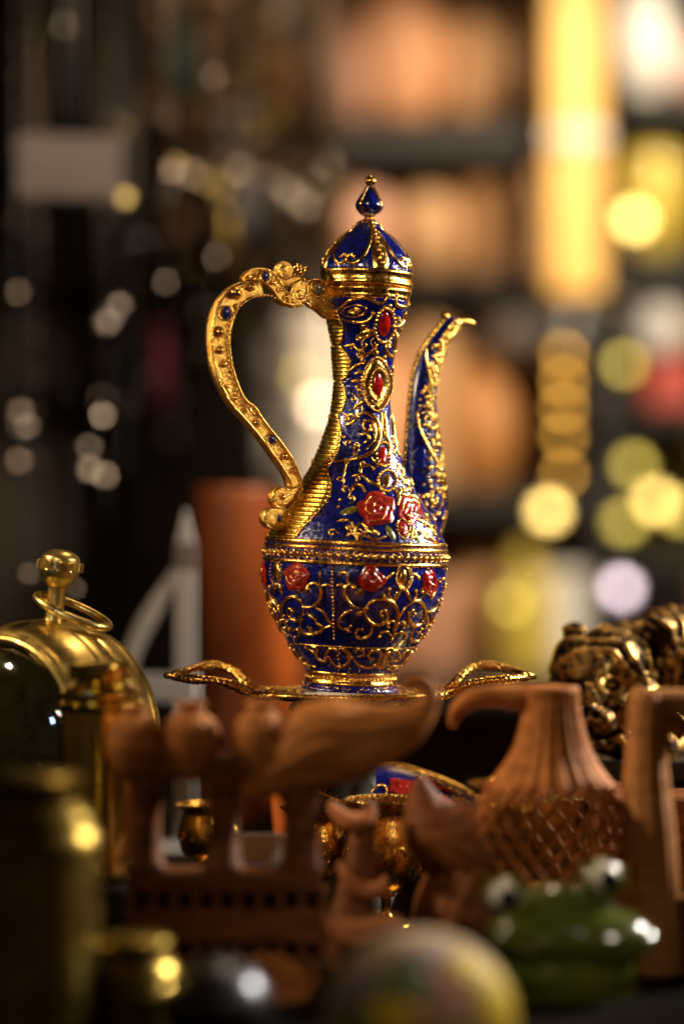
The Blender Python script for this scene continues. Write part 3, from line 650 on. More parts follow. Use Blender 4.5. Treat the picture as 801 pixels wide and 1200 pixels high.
# ---- spout, set opposite the handle and leaning away
SD = -HD
def SPt(px, py):
    o = Vector((0, -S, CZ)); d = at(px, py, 1.0) - o; c = JB + AX * (200 * P); t = (c - o).dot(HN) / d.dot(HN); return o + d * t
Lz = [(521.8, 370.5), (514, 380), (506.6, 390), (497, 402), (490, 413.6), (483, 434.6), (477.5, 465), (474, 500), (471, 535), (468, 565), (462, 600), (455, 630)]
Rz = [(541, 377), (536, 386), (530, 396), (524, 408), (519, 422), (514, 440), (512.2, 465), (514.5, 495), (519.5, 528), (524.5, 565), (526, 598), (519, 632)]
Ls, Rs = smooth_prof(Lz, 4), smooth_prof(Rz, 4)
mb = MB(); rs = []; SC = []
for (a, b) in zip(Ls, Rs):
    A = SPt(*a); Bv = SPt(*b); c = (A + Bv) / 2; h = (Bv - A) / 2; h = h * .85; w = h.length * .5
    SC.append((c, h, w)); rs.append([c + h * cos(2 * pi * k / 24) - HN * (-w * sin(2 * pi * k / 24)) for k in range(24)])
mb.rings(rs); spout = link_mesh('spout', mb, 'enamel', ewer)
def SU(i, t, h=0.0):            # point on the spout, i along it, t -1 (left) .. 1 (right) over its visible front
    i = max(0, min(len(SC) - 1.001, i)); k = int(i); f = i - k
    c = SC[k][0].lerp(SC[k + 1][0], f); hh = SC[k][1].lerp(SC[k + 1][1], f); w = SC[k][2] * (1 - f) + SC[k + 1][2] * f
    a = asin(max(-1, min(1, t))); return c + hh * (t * (1 + h * P / max(hh.length, 1e-6))) + HN * (w * cos(a) + h * P * cos(a))
NSP = len(SC) - 1
link_mesh('spout_seam', MB().tube([SU(i * .5, -1, 0) for i in range(2 * NSP)], 2.3 * P, 8), 'gold', spout)
bd = MB()
i = 0.0
while i < NSP - 8: bd.ball(SU(i, -1, 1.3), 2.5 * P, 10, 7); i += .52 if i > 8 else .8
link_mesh('seam_beads', bd, 'gold', spout, kind='stuff')
link_mesh('spout_edge', MB().tube([SU(i * .5, .98, .2) for i in range(2 * NSP)], 1.5 * P, 8), 'gold', spout)
link_mesh('spout_lip', MB().tube([SPt(*p) + HN * 0 for p in smooth_prof([(522, 384), (530, 379), (540, 376), (549, 376.5), (555, 379)], 4)], [5 * P * (1 - .035 * k) for k in range(17)], 10), 'gold', spout)
link_mesh('spout_knob', MB().ball(SPt(521, 371), 5.2 * P, 16, 10), 'gold', spout)
for s_, i0, i1, a0, a1 in [(1, 4, 20, -.2, .9), (1, 14, 26, -.8, .2), (-1, 22, 34, .2, .85), (1, 26, 40, -.6, .7), (-1, 30, 43, .3, .9), (1, 20, 27, .2, .5)]:
    pts = [SU(i0 + (i1 - i0) * k / 20, a0 + (a1 - a0) * (.5 - .5 * cos(k / 20 * pi * 1.3)), .6) for k in range(21)]
    link_mesh('scroll', MB().tube(pts, [1.9 * P * (.5 + .5 * sin(pi * k / 20)) + .3 * P for k in range(21)], 8), 'gold', spout)
bd = MB(); random.seed(3)
for k in range(330):
    i = random.uniform(0, NSP - 2); t = random.gauss(.30 + .2 * sin(i * .45), .30)
    if abs(t) < .93: bd.ball(SU(i, t, .8), random.uniform(1.2, 2.9) * P, 9, 6)
link_mesh('spout_beads', bd, 'gold', spout, kind='stuff')
for i, t in ((6, .4), (9, .3), (12, .2), (19, 0), (20.5, .4), (22, .5), (24, .1), (31, .5), (34, .0), (37, .6), (39, .2)):
    link_mesh('spout_boss', MB().ball(SU(i, t, 1), 3.6 * P, 14, 9), 'gold', spout)

# ------------------------------------------------------------------ tray with two looped wing handles
TZ = at(400, 813, S).z; TC = Vector((JB.x, JB.y, TZ)); tray = thing('tray', 'blue enamel tray with gilt looped handles, carrying the ewer', 'tray', (TC.x, TC.y, TC.z - .004))
def tl(x, y, z): return TC + Vector((x * P, y * P, z * P))
def egg(a, k=1.0): return (108 * k * cos(a), 84 * k * sin(a))
mb = MB(); rs = []
for k, z in [(.05, 0), (.55, 0), (.86, 1), (.97, 3), (1.0, 2), (.98, -3), (.85, -6), (.05, -6)]:
    rs.append([tl(*egg(2 * pi * j / 72, k * (1 + .02 * cos(8 * 2 * pi * j / 72))), z) for j in range(72)])
mb.rings(rs[::-1]); dish = link_mesh('dish', mb, 'enamel', tray)
link_mesh('dish_rim', MB().tube([tl(*egg(2 * pi * j / 96, 1.0 + .02 * cos(8 * 2 * pi * j / 96)), 1.5) for j in range(96)], 3.0 * P, 8, closed=True), 'gold', tray)
link_mesh('foot_ring', MB().lathe(tl(0, 0, -20), [(0, 70 * P), (2 * P, 73 * P), (9 * P, 70 * P), (14.2 * P, 68 * P)], 64), 'gold_rib', tray)
for k in range(46):
    a = 2 * pi * k / 26 if k < 26 else 2 * pi * k / 20; x, y = egg(a, .82 if k < 26 else .66); pts = []
    for j in range(12):
        b = a + j * .55; rr = (9 if k < 26 else 7) * (1 - j / 14); pts.append(tl(x + rr * cos(b), y + rr * sin(b), 1.6 if k < 26 else 1.0))
    link_mesh('scroll', MB().tube(pts, 1.3 * P, 6), 'gold', dish)
bd = MB()
for k in range(80): a = 2 * pi * k / 80; x, y = egg(a, .94); bd.ball(tl(x, y, 3.2), 1.7 * P, 6, 5)
link_mesh('rim_beads', bd, 'gold', dish, kind='stuff')
def wing(sx):
    # a looped handle: out along the near side, round the tip, back along the far side
    pts = [(88, -52, 0), (108, -42, 0), (122, -34, 4), (138, -42, 13), (158, -48, 18), (178, -45, 19), (195, -30, 19), (204, -4, 20), (198, 20, 22), (180, 44, 27), (158, 50, 29), (137, 40, 22), (122, 30, 8), (105, 40, 1), (88, 50, 0)]
    q = smooth_prof([(sx * a, b, c + 1) for a, b, c in pts], 14); n = len(q)
    R = [(6.0 + 1.2 * sin(i * .2) + .55 * sin(i * 1.5)) * P for i in range(n)]
    w = link_mesh('loop_handle', MB().tube([tl(*p) for p in q], R, 10, flat=.85, up=(0, 0, 1)), 'gold', tray)
    link_mesh('loop_ridge', MB().tube([tl(p[0], p[1], p[2] + 3.4) for p in q], 1.4 * P, 6), 'gold', w)
    for k in range(26):
        p = q[8 + k * 7]; c_ = tl(p[0], p[1], p[2] + 3.6); link_mesh('scroll', MB().tube([c_ + Vector((cos(j * .7) * (5 - j * .4) * P, sin(j * .7) * (5 - j * .4) * P, 0)) for j in range(10)], .9 * P, 6), 'gold', w)
    t = smooth_prof([(sx * 194, -8, 20), (sx * 206, -14, 22), (sx * 215, -2, 21), (sx * 209, 12, 20), (sx * 196, 8, 20)], 4)
    link_mesh('tip_curl', MB().tube([tl(*p) for p in t], 3.6 * P, 8), 'gold', w)
    for k in range(9):
        p = q[17 + k * 19]; link_mesh('boss', MB().ball(tl(p[0], p[1], p[2] + 3), 2.9 * P, 8, 6), 'gold', w)
wing(-1); wing(1)
# plinth under the tray
pt = tl(0, 0, -20.3)
tag(link_mesh('plinth', MB().lathe((pt.x, pt.y, 0), [(0, .030), (.004, .031), (.012, .024), (.05, .010), (pt.z - .016, .010), (pt.z - .004, .016), (pt.z, .017)], 40), 'black', origin=(pt.x, pt.y, 0)), 'black turned stand underneath the ewer tray', 'stand')

# ------------------------------------------------------------------ second enamelled tray, tilted, below
T2 = at(455, 925, .955); R2 = Matrix.Rotation(radians(13), 3, 'Y') @ Matrix.Rotation(radians(16), 3, 'X')
tray2 = thing('tray', 'lower tilted enamel tray with red rose, half hidden behind the small gilt cup', 'tray', T2)
def t2(x, y, z): return T2 + R2 @ Vector((x * P, y * P, z * P))
rs = []
for k, z in [(.03, 22), (.25, 21), (.5, 15), (.7, 7), (.88, 1), (.97, 0), (1, 2), (1.0, -1), (.9, -3), (.03, -3)]:
    rs.append([t2(116 * k * cos(2 * pi * j / 64), 80 * k * sin(2 * pi * j / 64), z) for j in range(64)])
d2 = link_mesh('dish', MB().rings(rs), 'enamel', tray2)
link_mesh('dish_rim', MB().tube([t2(116 * cos(2 * pi * j / 80), 80 * sin(2 * pi * j / 80), 1.5) for j in range(80)], 2.6 * P, 8, closed=True), 'gold', tray2)
def dz2(k): 
    pr = [(.0, 22), (.25, 21), (.5, 15), (.7, 7), (.88, 1), (1, 1)]
    for a, b in zip(pr, pr[1:]):
        if k <= b[0]: return a[1] + (b[1] - a[1]) * (k - a[0]) / (b[0] - a[0])
    return 1
def on2(a, k, h=1): return t2(116 * k * cos(a), 80 * k * sin(a), dz2(k) + h)
for k in range(14):
    a0 = 2 * pi * k / 14; pts = [on2(a0 + .16 * cos(j * .6) * (1 - j / 14), .72 + .16 * sin(j * .6) * (1 - j / 14)) for j in range(12)]
    link_mesh('scroll', MB().tube(pts, 1.3 * P, 6), 'gold', d2)
for a0, kk in ((-1.15, .42), (.4, .5), (2.4, .45), (-.45, .75), (3.7, .6)):
    mb = MB(); rs = []
    for i in range(9):
        t = max(.03, 1 - i / 8); ring = []
        for j in range(24):
            b = 2 * pi * j / 24; rr = t * (1 + .1 * cos(5 * b)); x = 116 * kk * cos(a0) + 24 * rr * cos(b); y = 80 * kk * sin(a0) + 18 * rr * sin(b)
            k_ = math.hypot(x / 116, y / 80); ring.append(t2(x, y, dz2(k_) + rosehf(.3 + kk)(t, b)))
        rs.append(ring)
    link_mesh('rose', mb.rings(rs, cap0=False), 'rose', d2)
bd = MB()
for k in range(70): bd.ball(on2(2 * pi * k / 70, .92, 1.4), 1.6 * P, 6, 4)
for k in range(18): bd.ball(on2(-1.75 + .12 * cos(k * .35), .58 + .14 * sin(k * .35), 1.4), 1.6 * P, 6, 4)
link_mesh('rim_beads', bd, 'gold', d2, kind='stuff')
tag(link_mesh('block', MB().box((T2.x, T2.y + .005, (T2.z - .016) / 2 - .002), (.022, .016, (T2.z - .016) / 2 - .004)), 'black', origin=(T2.x, T2.y, 0)), 'black block hidden under the lower tilted tray', 'block')

# ------------------------------------------------------------------ little gilt cups
def cup(cx, ytop, D, k, label):
    u = D / F; tz = at(cx, ytop, D); base = Vector((tz.x, tz.y, tz.z - 150 * k * u)); r = thing('cup', label, 'cup', base, 'gilt cups around the plinth')
    pr = [(150, 30), (147, 31), (143, 26), (136, 8), (122, 6), (112, 9), (104, 24), (92, 38), (70, 44), (45, 43), (28, 38), (18, 36), (10, 40), (3, 48), (0, 51), (1, 49), (10, 38), (25, 35), (60, 40), (90, 34), (100, 10)]
    link_mesh('bowl', MB().lathe(base, [((150 - y) * k * u, rr * k * u) for y, rr in smooth_prof(pr, 3)], 56), 'gold', r)
    bd = MB()
    for j in range(44):
        a = 2 * pi * j / 44; bd.ball(base + Vector((47 * k * u * cos(a), 47 * k * u * sin(a), 148 * k * u)), 1.7 * k * u, 6, 4)
        if j % 2: bd.ball(base + Vector((9 * k * u * cos(a), 9 * k * u * sin(a), 37 * k * u)), 2.0 * k * u, 6, 4)
    link_mesh('rim_beads', bd, 'gold', r, kind='stuff')
    for j in range(10):
        a0 = 2 * pi * j / 10; pts = [base + Vector((45.2 * k * u * cos(a0 + .2 * cos(t * .6) * (1 - t / 13)), 45.2 * k * u * sin(a0 + .2 * cos(t * .6) * (1 - t / 13)), (150 - 63 + 14 * sin(t * .6) * (1 - t / 13)) * k * u)) for t in range(12)]
        link_mesh('scroll', MB().tube(pts, 1.3 * k * u, 6), 'gold', r)
    pts = [base + Vector(((42 + 26 * sin(t / 10 * pi)) * k * u, .0, (58 + 62 * t / 10) * k * u)) for t in range(11)]
    link_mesh('cup_handle', MB().tube(pts, 3.4 * k * u, 8), 'gold', r)
cup(452, 936, .915, 1.0, 'small gilt cup with flared rim in front of the lower tray')
cup(372, 944, .935, .9, 'small gilt cup seen through the right opening of the clay arcade')
cup(236, 942, .97, .6, 'small gilt cup seen through the left opening of the clay arcade')
cup(584, 918, 1.02, .72, 'small gilt cup standing furthest right behind the pierced clay jug')

# ------------------------------------------------------------------ brass ball clock
DC = .915; u = DC / F * 1.11; cc = at(50, 868, DC, 0)
Rz_ = Matrix.Rotation(radians(-38), 3, 'Z')
clock = thing('clock', 'round brass pocket-watch style desk clock with domed glass and knurled crown', 'clock', (cc.x, cc.y, 0))
def cl(r, a, d, c=cc):   # r, a around the dial, d along its facing axis (towards the viewer negative)
    v = Rz_ @ Vector((r * cos(a) * u, d * u, r * sin(a) * u)); return c + v
def disk(prof, seg=96): 
    return MB().rings([[cl(r, 2 * pi * j / seg, d) for j in range(seg)] for d, r in prof])
case = [(-58, 100), (-60, 113), (-56, 117), (-50, 117), (-46, 121), (-30, 126), (-14, 128), (-12, 126.5), (-10, 128), (10, 128.5), (12, 127), (14, 128), (34, 125), (46, 121), (50, 118), (54, 120), (58, 117), (62, 108), (64, 4)]
cs = link_mesh('case', disk(case), 'brass', clock); sharp(cs, 40)
link_mesh('dial', disk([(-46, 3), (-46.5, 108), (-45, 109), (-44, 3)]), 'dial', clock)
link_mesh('bezel', MB().tube([cl(110, 2 * pi * j / 96, -59) for j in range(96)], 4.2 * u, 8, closed=True), 'brass', clock)
link_mesh('glass', disk([(-57, 107), (-66, 98), (-76, 80), (-83, 55), (-87, 28), (-88, 3)]), 'glass', clock)
for ang, ln, w in ((2.5, 55, 3.4), (.9, 78, 2.4)):
    link_mesh('hand', MB().tube([cl(0, 0, -49), cl(ln * .6, ang, -49), cl(ln, ang, -49)], [w * u, w * u, .8 * u], 6), 'black', clock)
for k in range(12):
    a = 2 * pi * k / 12; link_mesh('hour_mark', MB().tube([cl(86, a, -48), cl(98, a, -48)], 1.8 * u, 6), 'brass', clock)
u = DC / F; top = at(62, 734, DC); la = Vector((.12, 0, 1)).normalized()
def cr_(z, r, a): return top + la * (z * u) + Vector((cos(a), 0, -.12 * cos(a))) * (r * u) + Vector((0, sin(a), 0)) * (r * u)
def clathe(pr, seg=40, fl=None): return MB().rings([[cr_(z, r * (fl(2 * pi * j / seg, z) if fl else 1), 2 * pi * j / seg) for j in range(seg)] for z, r in pr])
link_mesh('stem', clathe(smooth_prof([(-8, 15), (2, 14), (8, 11.5), (25, 10.5), (44, 11), (50, 13)], 3)), 'brass', clock)
link_mesh('crown', clathe(smooth_prof([(46, 11), (50, 15), (56, 20), (62, 22.5), (66, 23)], 3) + [(66.2, 25), (67, 26)] + [(68, 26), (76, 26), (77, 25)] + smooth_prof([(77.4, 22.5), (82, 21.5), (87, 16), (90, 8), (90.5, 1)], 4), 160, lambda a, z: 1 + (.05 * (1 if int(a / (2 * pi) * 40 + .01) % 2 else -1) if 66.5 < z < 76.5 else 0)), 'brass', clock); sharp(bpy.data.objects['crown'], 30)
bw = []
for j in range(60):
    a = 2 * pi * j / 60; x = 42 * cos(a); y = 30 * sin(a); bw.append(top + Vector(((x + 24) * u, (y - 4) * u, (18 - x * .42 + 6 * sin(a)) * u)))
link_mesh('bow', MB().tube(bw, 5.0 * u, 10, closed=True), 'brass', clock)
link_mesh('stand', MB().box((cc.x, cc.y, .018), (.030, .022, .018)), 'black', clock)

# ------------------------------------------------------------------ brass canisters
def canister(cx, D, prof, cap, mat, label, name='canister', base_y=None, lean=0.0, ringmat='brass'):
    u = D / F; b = at(cx, prof[-1][0], D); r = thing(name, label, 'canister', b)
    mk = lambda pr: MB().lathe(b, [((prof[-1][0] - y) * u, rr * u) for y, rr in pr][::-1], 56, lean=lean)
    sharp(link_mesh('body', mk(prof), mat, r), 30); sharp(link_mesh('cap', mk(cap), ringmat, r), 50)
    return r
canister(118, .86, [(815, 40), (830, 43), (832, 47), (1004, 47), (1006, 52), (1018, 53), (1024, 50), (1026, 10)],
         [(776, 4), (777, 34), (780, 38), (795, 37), (799, 30), (802, 30), (805, 40), (809, 47), (816, 48), (820, 45), (823, 50), (829, 50), (833, 46)], 'brass_polished', 'slim brass canister with ringed cap in front of the clock', ringmat='brass_polished')
b_ = at(118, 1026, .86); tag(link_mesh('box', MB().box((b_.x, b_.y, b_.z / 2 - .0005), (.020, .018, b_.z / 2 - .001)), 'black', origin=(b_.x, b_.y, 0)), 'black box under the slim brass canister', 'box')
canister(44, .745, [(985, 70), (1000, 73), (1205, 73), (1215, 76), (1228, 60)], [(905, 4), (907, 48), (912, 54), (930, 52), (938, 48), (944, 58), (956, 66), (965, 62), (972, 70), (985, 74), (990, 70)], 'brass_dark', 'large dull brass canister in the lower left corner', ringmat='brass_dark')
canister(158, .755, [(1152, 44), (1160, 48), (1200, 50), (1228, 46)], [(1096, 4), (1098, 40), (1102, 43), (1115, 42), (1120, 36), (1126, 46), (1140, 52), (1148, 47), (1156, 54), (1170, 54), (1176, 48)], 'brass_dark', 'short brass canister low in front of the clay arcade', ringmat='brass_dark')
b = at(255, 1225, .72); tag(link_mesh('bowl', MB().ball(Vector((b.x, b.y, .012)), (.0165, .018, .0155), 40, 24), 'dark_steel', origin=b), 'dark steel ball-shaped box at the bottom edge beside the short canister', 'box')

# ------------------------------------------------------------------ carved clay arcade with jars and a curled spout
DA = .822; u = DA / F
ab = at(263, 600, DA); ab.z = 0
arc = thing('candle_holder', 'carved clay arcade with jars on top and a thick curl-tipped spout', 'ornament', ab)
def bx(x0, x1, y0, y1, d0, d1, nm, mat='clay_shaded', parent=arc, D=DA, bev=2.5):
    p = at((x0 + x1) / 2, (y0 + y1) / 2, D, (d0 + d1) / 2); k = D / F
    return link_mesh(nm, MB().box(p, ((x1 - x0) / 2 * k, (d1 - d0) / 2 * k, (y1 - y0) / 2 * k), bev=bev * k), mat, parent, smooth=False)
TY = 600 + CZ * F / DA      # pixel row of the table top at this depth
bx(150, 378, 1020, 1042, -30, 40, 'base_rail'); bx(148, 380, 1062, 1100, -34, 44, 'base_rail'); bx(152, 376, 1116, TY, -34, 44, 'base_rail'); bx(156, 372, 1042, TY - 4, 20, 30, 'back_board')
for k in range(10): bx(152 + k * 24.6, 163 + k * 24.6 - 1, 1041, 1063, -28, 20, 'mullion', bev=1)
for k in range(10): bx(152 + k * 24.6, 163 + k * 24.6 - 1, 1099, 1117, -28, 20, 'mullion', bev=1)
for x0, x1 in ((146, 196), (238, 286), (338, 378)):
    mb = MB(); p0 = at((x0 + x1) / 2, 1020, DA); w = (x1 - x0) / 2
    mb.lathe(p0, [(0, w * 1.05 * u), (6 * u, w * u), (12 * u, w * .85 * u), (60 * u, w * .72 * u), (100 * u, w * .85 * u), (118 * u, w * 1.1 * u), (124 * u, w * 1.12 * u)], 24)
    link_mesh('pillar', mb, 'clay_shaded', arc)
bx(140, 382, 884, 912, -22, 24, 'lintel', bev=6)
jar = None
def jarp(cx, top, bot, R, mat='clay'):
    b = at(cx, bot, DA, -6); H = bot - top
    pr = [(0, 12), (.06 * H, 14), (.2 * H, R * .72), (.42 * H, R * .98), (.6 * H, R), (.75 * H, R * .86), (.85 * H, R * .56), (.89 * H, R * .44), (.94 * H, R * .46), (.985 * H, R * .58), (H, R * .56), (H * .99, R * .35), (.9 * H, R * .3)]
    return link_mesh('jar', MB().lathe(b, [(z * u, r * u) for z, r in smooth_prof(pr, 4)], 72, flute=lambda a, z: 1 + .03 * cos(18 * a)), mat, arc)
jarp(160, 826, 914, 32); jarp(224, 822, 914, 33); jarp(306, 822, 912, 33)
# curled spout
def loft(pts, D, nm, mat, parent, seg=32, ribs=0, depth=1.0, flut=.04):
    q = smooth_prof(pts, 6); k = D / F; rs = []
    for i, (x, y, r, dd) in enumerate(q):
        a = q[max(i - 1, 0)]; b = q[min(i + 1, len(q) - 1)]
        t = Vector((b[0] - a[0], b[3] - a[3], -(b[1] - a[1]))).normalized(); n1 = Vector((0, 1, 0)); n1 = (n1 - t * n1.dot(t)).normalized(); n2 = t.cross(n1)
        c = at(x, y, D, dd); rs.append([c + (n1 * cos(2 * pi * j / seg) * depth + n2 * sin(2 * pi * j / seg)) * (r * k * (1 + flut * cos(ribs * 2 * pi * j / seg) if ribs else r * k / (r * k))) for j in range(seg)])
    return link_mesh(nm, MB().rings(rs), mat, parent)
loft([(285, 930, 12, 0), (305, 912, 26, 0), (340, 888, 42, -2), (378, 870, 49, -4), (415, 866, 44, -6), (446, 860, 35, -8), (474, 850, 26, -8), (493, 835, 17, -8), (503, 817, 11.5, -8), (499, 803, 10, -8), (488, 797, 9, -8), (477, 800, 7.5, -8), (472, 808, 5.5, -8)], DA, 'curled_spout', 'clay', arc, 64, 16)
loft([(352, 1020, 24, 0), (352, 960, 18, 0), (348, 920, 26, 0)], DA, 'neck_post', 'clay_shaded', arc)
# pierced ball of clay low in front of the arcade
DB = .80; k_ = DB / F; pb = at(312, 1170, DB); ball = thing('pierced_ball', 'red clay ball pierced with round holes at the foot of the arcade', 'ornament', (pb.x, pb.y, 0))
mb = MB()
for i in range(9):
    th = -1.2 + i * .3
    for j in range(20):
        a = 2 * pi * (j + .5 * (i % 2)) / 20; c = pb + Vector((cos(th) * cos(a), cos(th) * sin(a), sin(th))) * (50 * k_)
        n = (c - pb).normalized(); t1 = n.orthogonal().normalized(); t2_ = n.cross(t1)
        mb.tube([c + (t1 * cos(b * pi / 4) + t2_ * sin(b * pi / 4)) * (7.8 * k_ * (cos(th) * .75 + .3)) for b in range(8)], 2.6 * k_, 6, closed=True)
link_mesh('lattice', mb, 'clay', ball, kind='stuff')
mb = MB()
for i in range(4):
    for j in range(12):
        a = 2 * pi * j / 12 + i; th = -.4 + i * .35; mb.ball(pb + Vector((cos(th) * cos(a), cos(th) * sin(a), sin(th))) * (38 * k_), 7 * k_, 10, 7)
link_mesh('red_beads', mb, 'terracotta', ball, kind='stuff')

# small clay bird figure with curling wings, below the spout
DH = .845; hb = at(420, 1100, DH); hb.z = 0; fig = thing('figurine', 'small clay figurine with two pale curling wings under the curl-tipped spout', 'figurine', hb)
loft([(418, 1130, 34, 0), (412, 1100, 30, 0), (414, 1060, 24, 0), (422, 1020, 20, 0), (424, 985, 16, 0), (432, 955, 11, 0), (430, 938, 6, 0)], DH, 'torso', 'clay_shaded', fig)
loft([(386, 938, 4, -14), (396, 952, 9, -16), (412, 962, 12, -18), (430, 958, 9, -16), (438, 946, 3, -14)], DH, 'wing', 'clay_rose', fig)
loft([(398, 1006, 4, -22), (408, 1026, 9, -24), (424, 1040, 11, -24), (444, 1038, 9, -22), (452, 1024, 3, -20)], DH, 'wing', 'clay_rose', fig)
loft([(372, 1062, 5, -30), (384, 1078, 12, -32), (410, 1088, 16, -34), (440, 1082, 14, -32), (464, 1078, 9, -30), (478, 1090, 3, -28)], DH - .02, 'wing', 'clay_rose', fig)
tag_o = bx(282, 342, 985, 1018, 60, 62, 'paper_tag', 'white', None, DA + .02, .3)
tag_o.data.transform(Matrix.Translation((0, 0, 0))); tag(tag_o, 'folded white paper tag lying behind the right opening of the arcade', 'tag')
tp = at(312, 1018, DA + .02, 61); tag(link_mesh('block', MB().box((tp.x, tp.y + .006, tp.z / 2 - .0005), (.012, .008, tp.z / 2 - .001)), 'black', origin=(tp.x, tp.y, 0)), 'black block behind the arcade, under the paper tag', 'block')
pe = vase('pot', 'slim orange terracotta pot glimpsed behind the right opening of the arcade', 'pot', 338, .99, [(900, 22), (905, 24), (940, 20), (980, 17), (1020, 20), (600 + CZ * F / .99, 18)], 'terracotta')

# ------------------------------------------------------------------ pierced clay jug at the right
DJ = .852; u = DJ / F; jb = at(645, 600, DJ); jb.z = 0
cj = thing('jug', 'carved clay jug with fluted neck and pierced lattice belly', 'jug', jb)
JTY = 600 + CZ * F / DJ
def cjl(pr, nm, flute=None, seg=96, mat='clay'):
    b = Vector((jb.x, jb.y, 0)); return link_mesh(nm, MB().lathe(b, [((JTY - y) * u, r * u) for y, r in smooth_prof(pr, 5)][::-1], seg, flute), mat, cj)
cjl([(812, 20), (806, 24), (804, 30), (808, 33), (816, 32), (830, 33), (850, 37), (872, 43), (888, 50), (902, 59), (914, 68), (922, 74), (927, 74), (927, 60)], 'neck', lambda a, z: 1 + .045 * cos(22 * a) * (1 if z < (JTY - 812) * u else .2))
BEL = [(922, 74), (936, 80), (952, 86), (972, 89), (990, 88), (1010, 84), (1030, 77), (1045, 71)]
bp = sorted((JTY - y, r) for y, r in smooth_prof(BEL, 4))
def br(z):
    for a, b in zip(bp, bp[1:]):
        if z <= b[0]: return a[1] + (b[1] - a[1]) * (z - a[0]) / (b[0] - a[0] + 1e-9)
    return bp[-1][1]
def cb(a, y, h=0): r = (br(JTY - y) + h) * u; return Vector((jb.x + r * cos(a), jb.y + r * sin(a), (JTY - y) * u))
mb = MB(); NB = 22
for s in (-1, 1):
    for k in range(NB):
        a0 = 2 * pi * k / NB; mb.tube([cb(a0 + s * t * .088, 922 + t * 10.3, -1) for t in range(13)], 3.2 * u, 6)
link_mesh('lattice', mb, 'clay', cj, kind='stuff')
mb = MB()
for i in range(7):
    for k in range(NB):
        mb.ball(cb(2 * pi * (k + .0 * i) / NB + (0 if i % 2 == 0 else pi / NB), 922 + 10.3 * (i * 1.61), 2.0), 4.6 * u, 8, 6)
link_mesh('lattice_knobs', mb, 'clay', cj, kind='stuff')
cjl([(1042, 60), (1042, 71), (1050, 70), (1080, 64), (1100, 58), (JTY, 56), (JTY, 10)], 'foot')
loft([(655, 820, 16, 0), (612, 818, 16, 0), (578, 816, 13, 0), (552, 820, 12, 0), (536, 832, 10, 0), (530, 846, 6, 0), (531, 853, 3, 0)], DJ, 'lip', 'clay', cj)
loft([(600, 1010, 60, 10), (560, 1000, 56, 8), (530, 985, 50, 6), (508, 965, 40, 4), (498, 945, 26, 2), (494, 926, 14, 0), (492, 912, 6, 0)], DJ, 'shoulder', 'clay_shaded', cj, 64, 20)
loft([(575, 1020, 60, 10), (550, 1070, 64, 10), (545, 1110, 60, 10), (545, 1124, 58, 10)], DJ, 'lower_shoulder', 'clay_shaded', cj, 64, 20)
for k in range(9):
    a = 2.5 + k * .42; c = cb(a if k % 2 else a, 985 + 20 * sin(k * 2.3), -30)
vase('bowl', 'shining brass bowl glimpsed through the holes of the pierced clay jug', 'bowl', 640, .955, [(930, 56), (934, 58), (960, 56), (990, 46), (1010, 30), (1030, 18), (600 + CZ * F / .955, 24)], 'brass')

# clay gateway cut off by the right edge
DG = .84; u = DG / F; gb_ = at(790, 600, DG); gb_.z = 0; gate = thing('candle_holder', 'tall clay candle arch cut off by the right edge of the picture', 'ornament', gb_)
GTY = 600 + CZ * F / DG
loft([(764, GTY, 34, 0), (762, 1060, 33, 0), (760, 980, 31, 0), (757, 920, 27, 0), (757, 880, 24, 0), (758, 845, 23, 0), (762, 822, 26, 0), (766, 812, 20, 0)], DG, 'upright', 'clay_pale', gate, 64, 12, flut=.03)
loft([(872, GTY, 34, 0), (874, 1060, 33, 0), (876, 980, 31, 0), (879, 920, 27, 0), (879, 880, 24, 0), (878, 845, 23, 0), (874, 822, 26, 0), (870, 812, 20, 0)], DG, 'upright', 'clay_pale', gate, 64, 12, flut=.03)
bx(742, 896, 808, 838, -20, 22, 'lintel', 'clay_pale', gate, DG, 7)
bx(782, 852, 1050, GTY, -18, 20, 'sill', 'clay_shaded', gate, DG, 3)
loft([(778, 840, 6, 0), (792, 850, 10, 0), (796, 870, 5, 0)], DG, 'bracket', 'clay', gate)
# long low clay trough behind
for_t = at(735, 925, .93); tg = link_mesh('trough', MB().box((for_t.x + .02, for_t.y, for_t.z / 2 - .0002), (.034, .016, for_t.z / 2 - .001), bev=.002), 'clay_shaded', origin=(for_t.x, for_t.y, 0)); tag(tg, 'plain clay block behind the pierced jug and the clay arch', 'block')

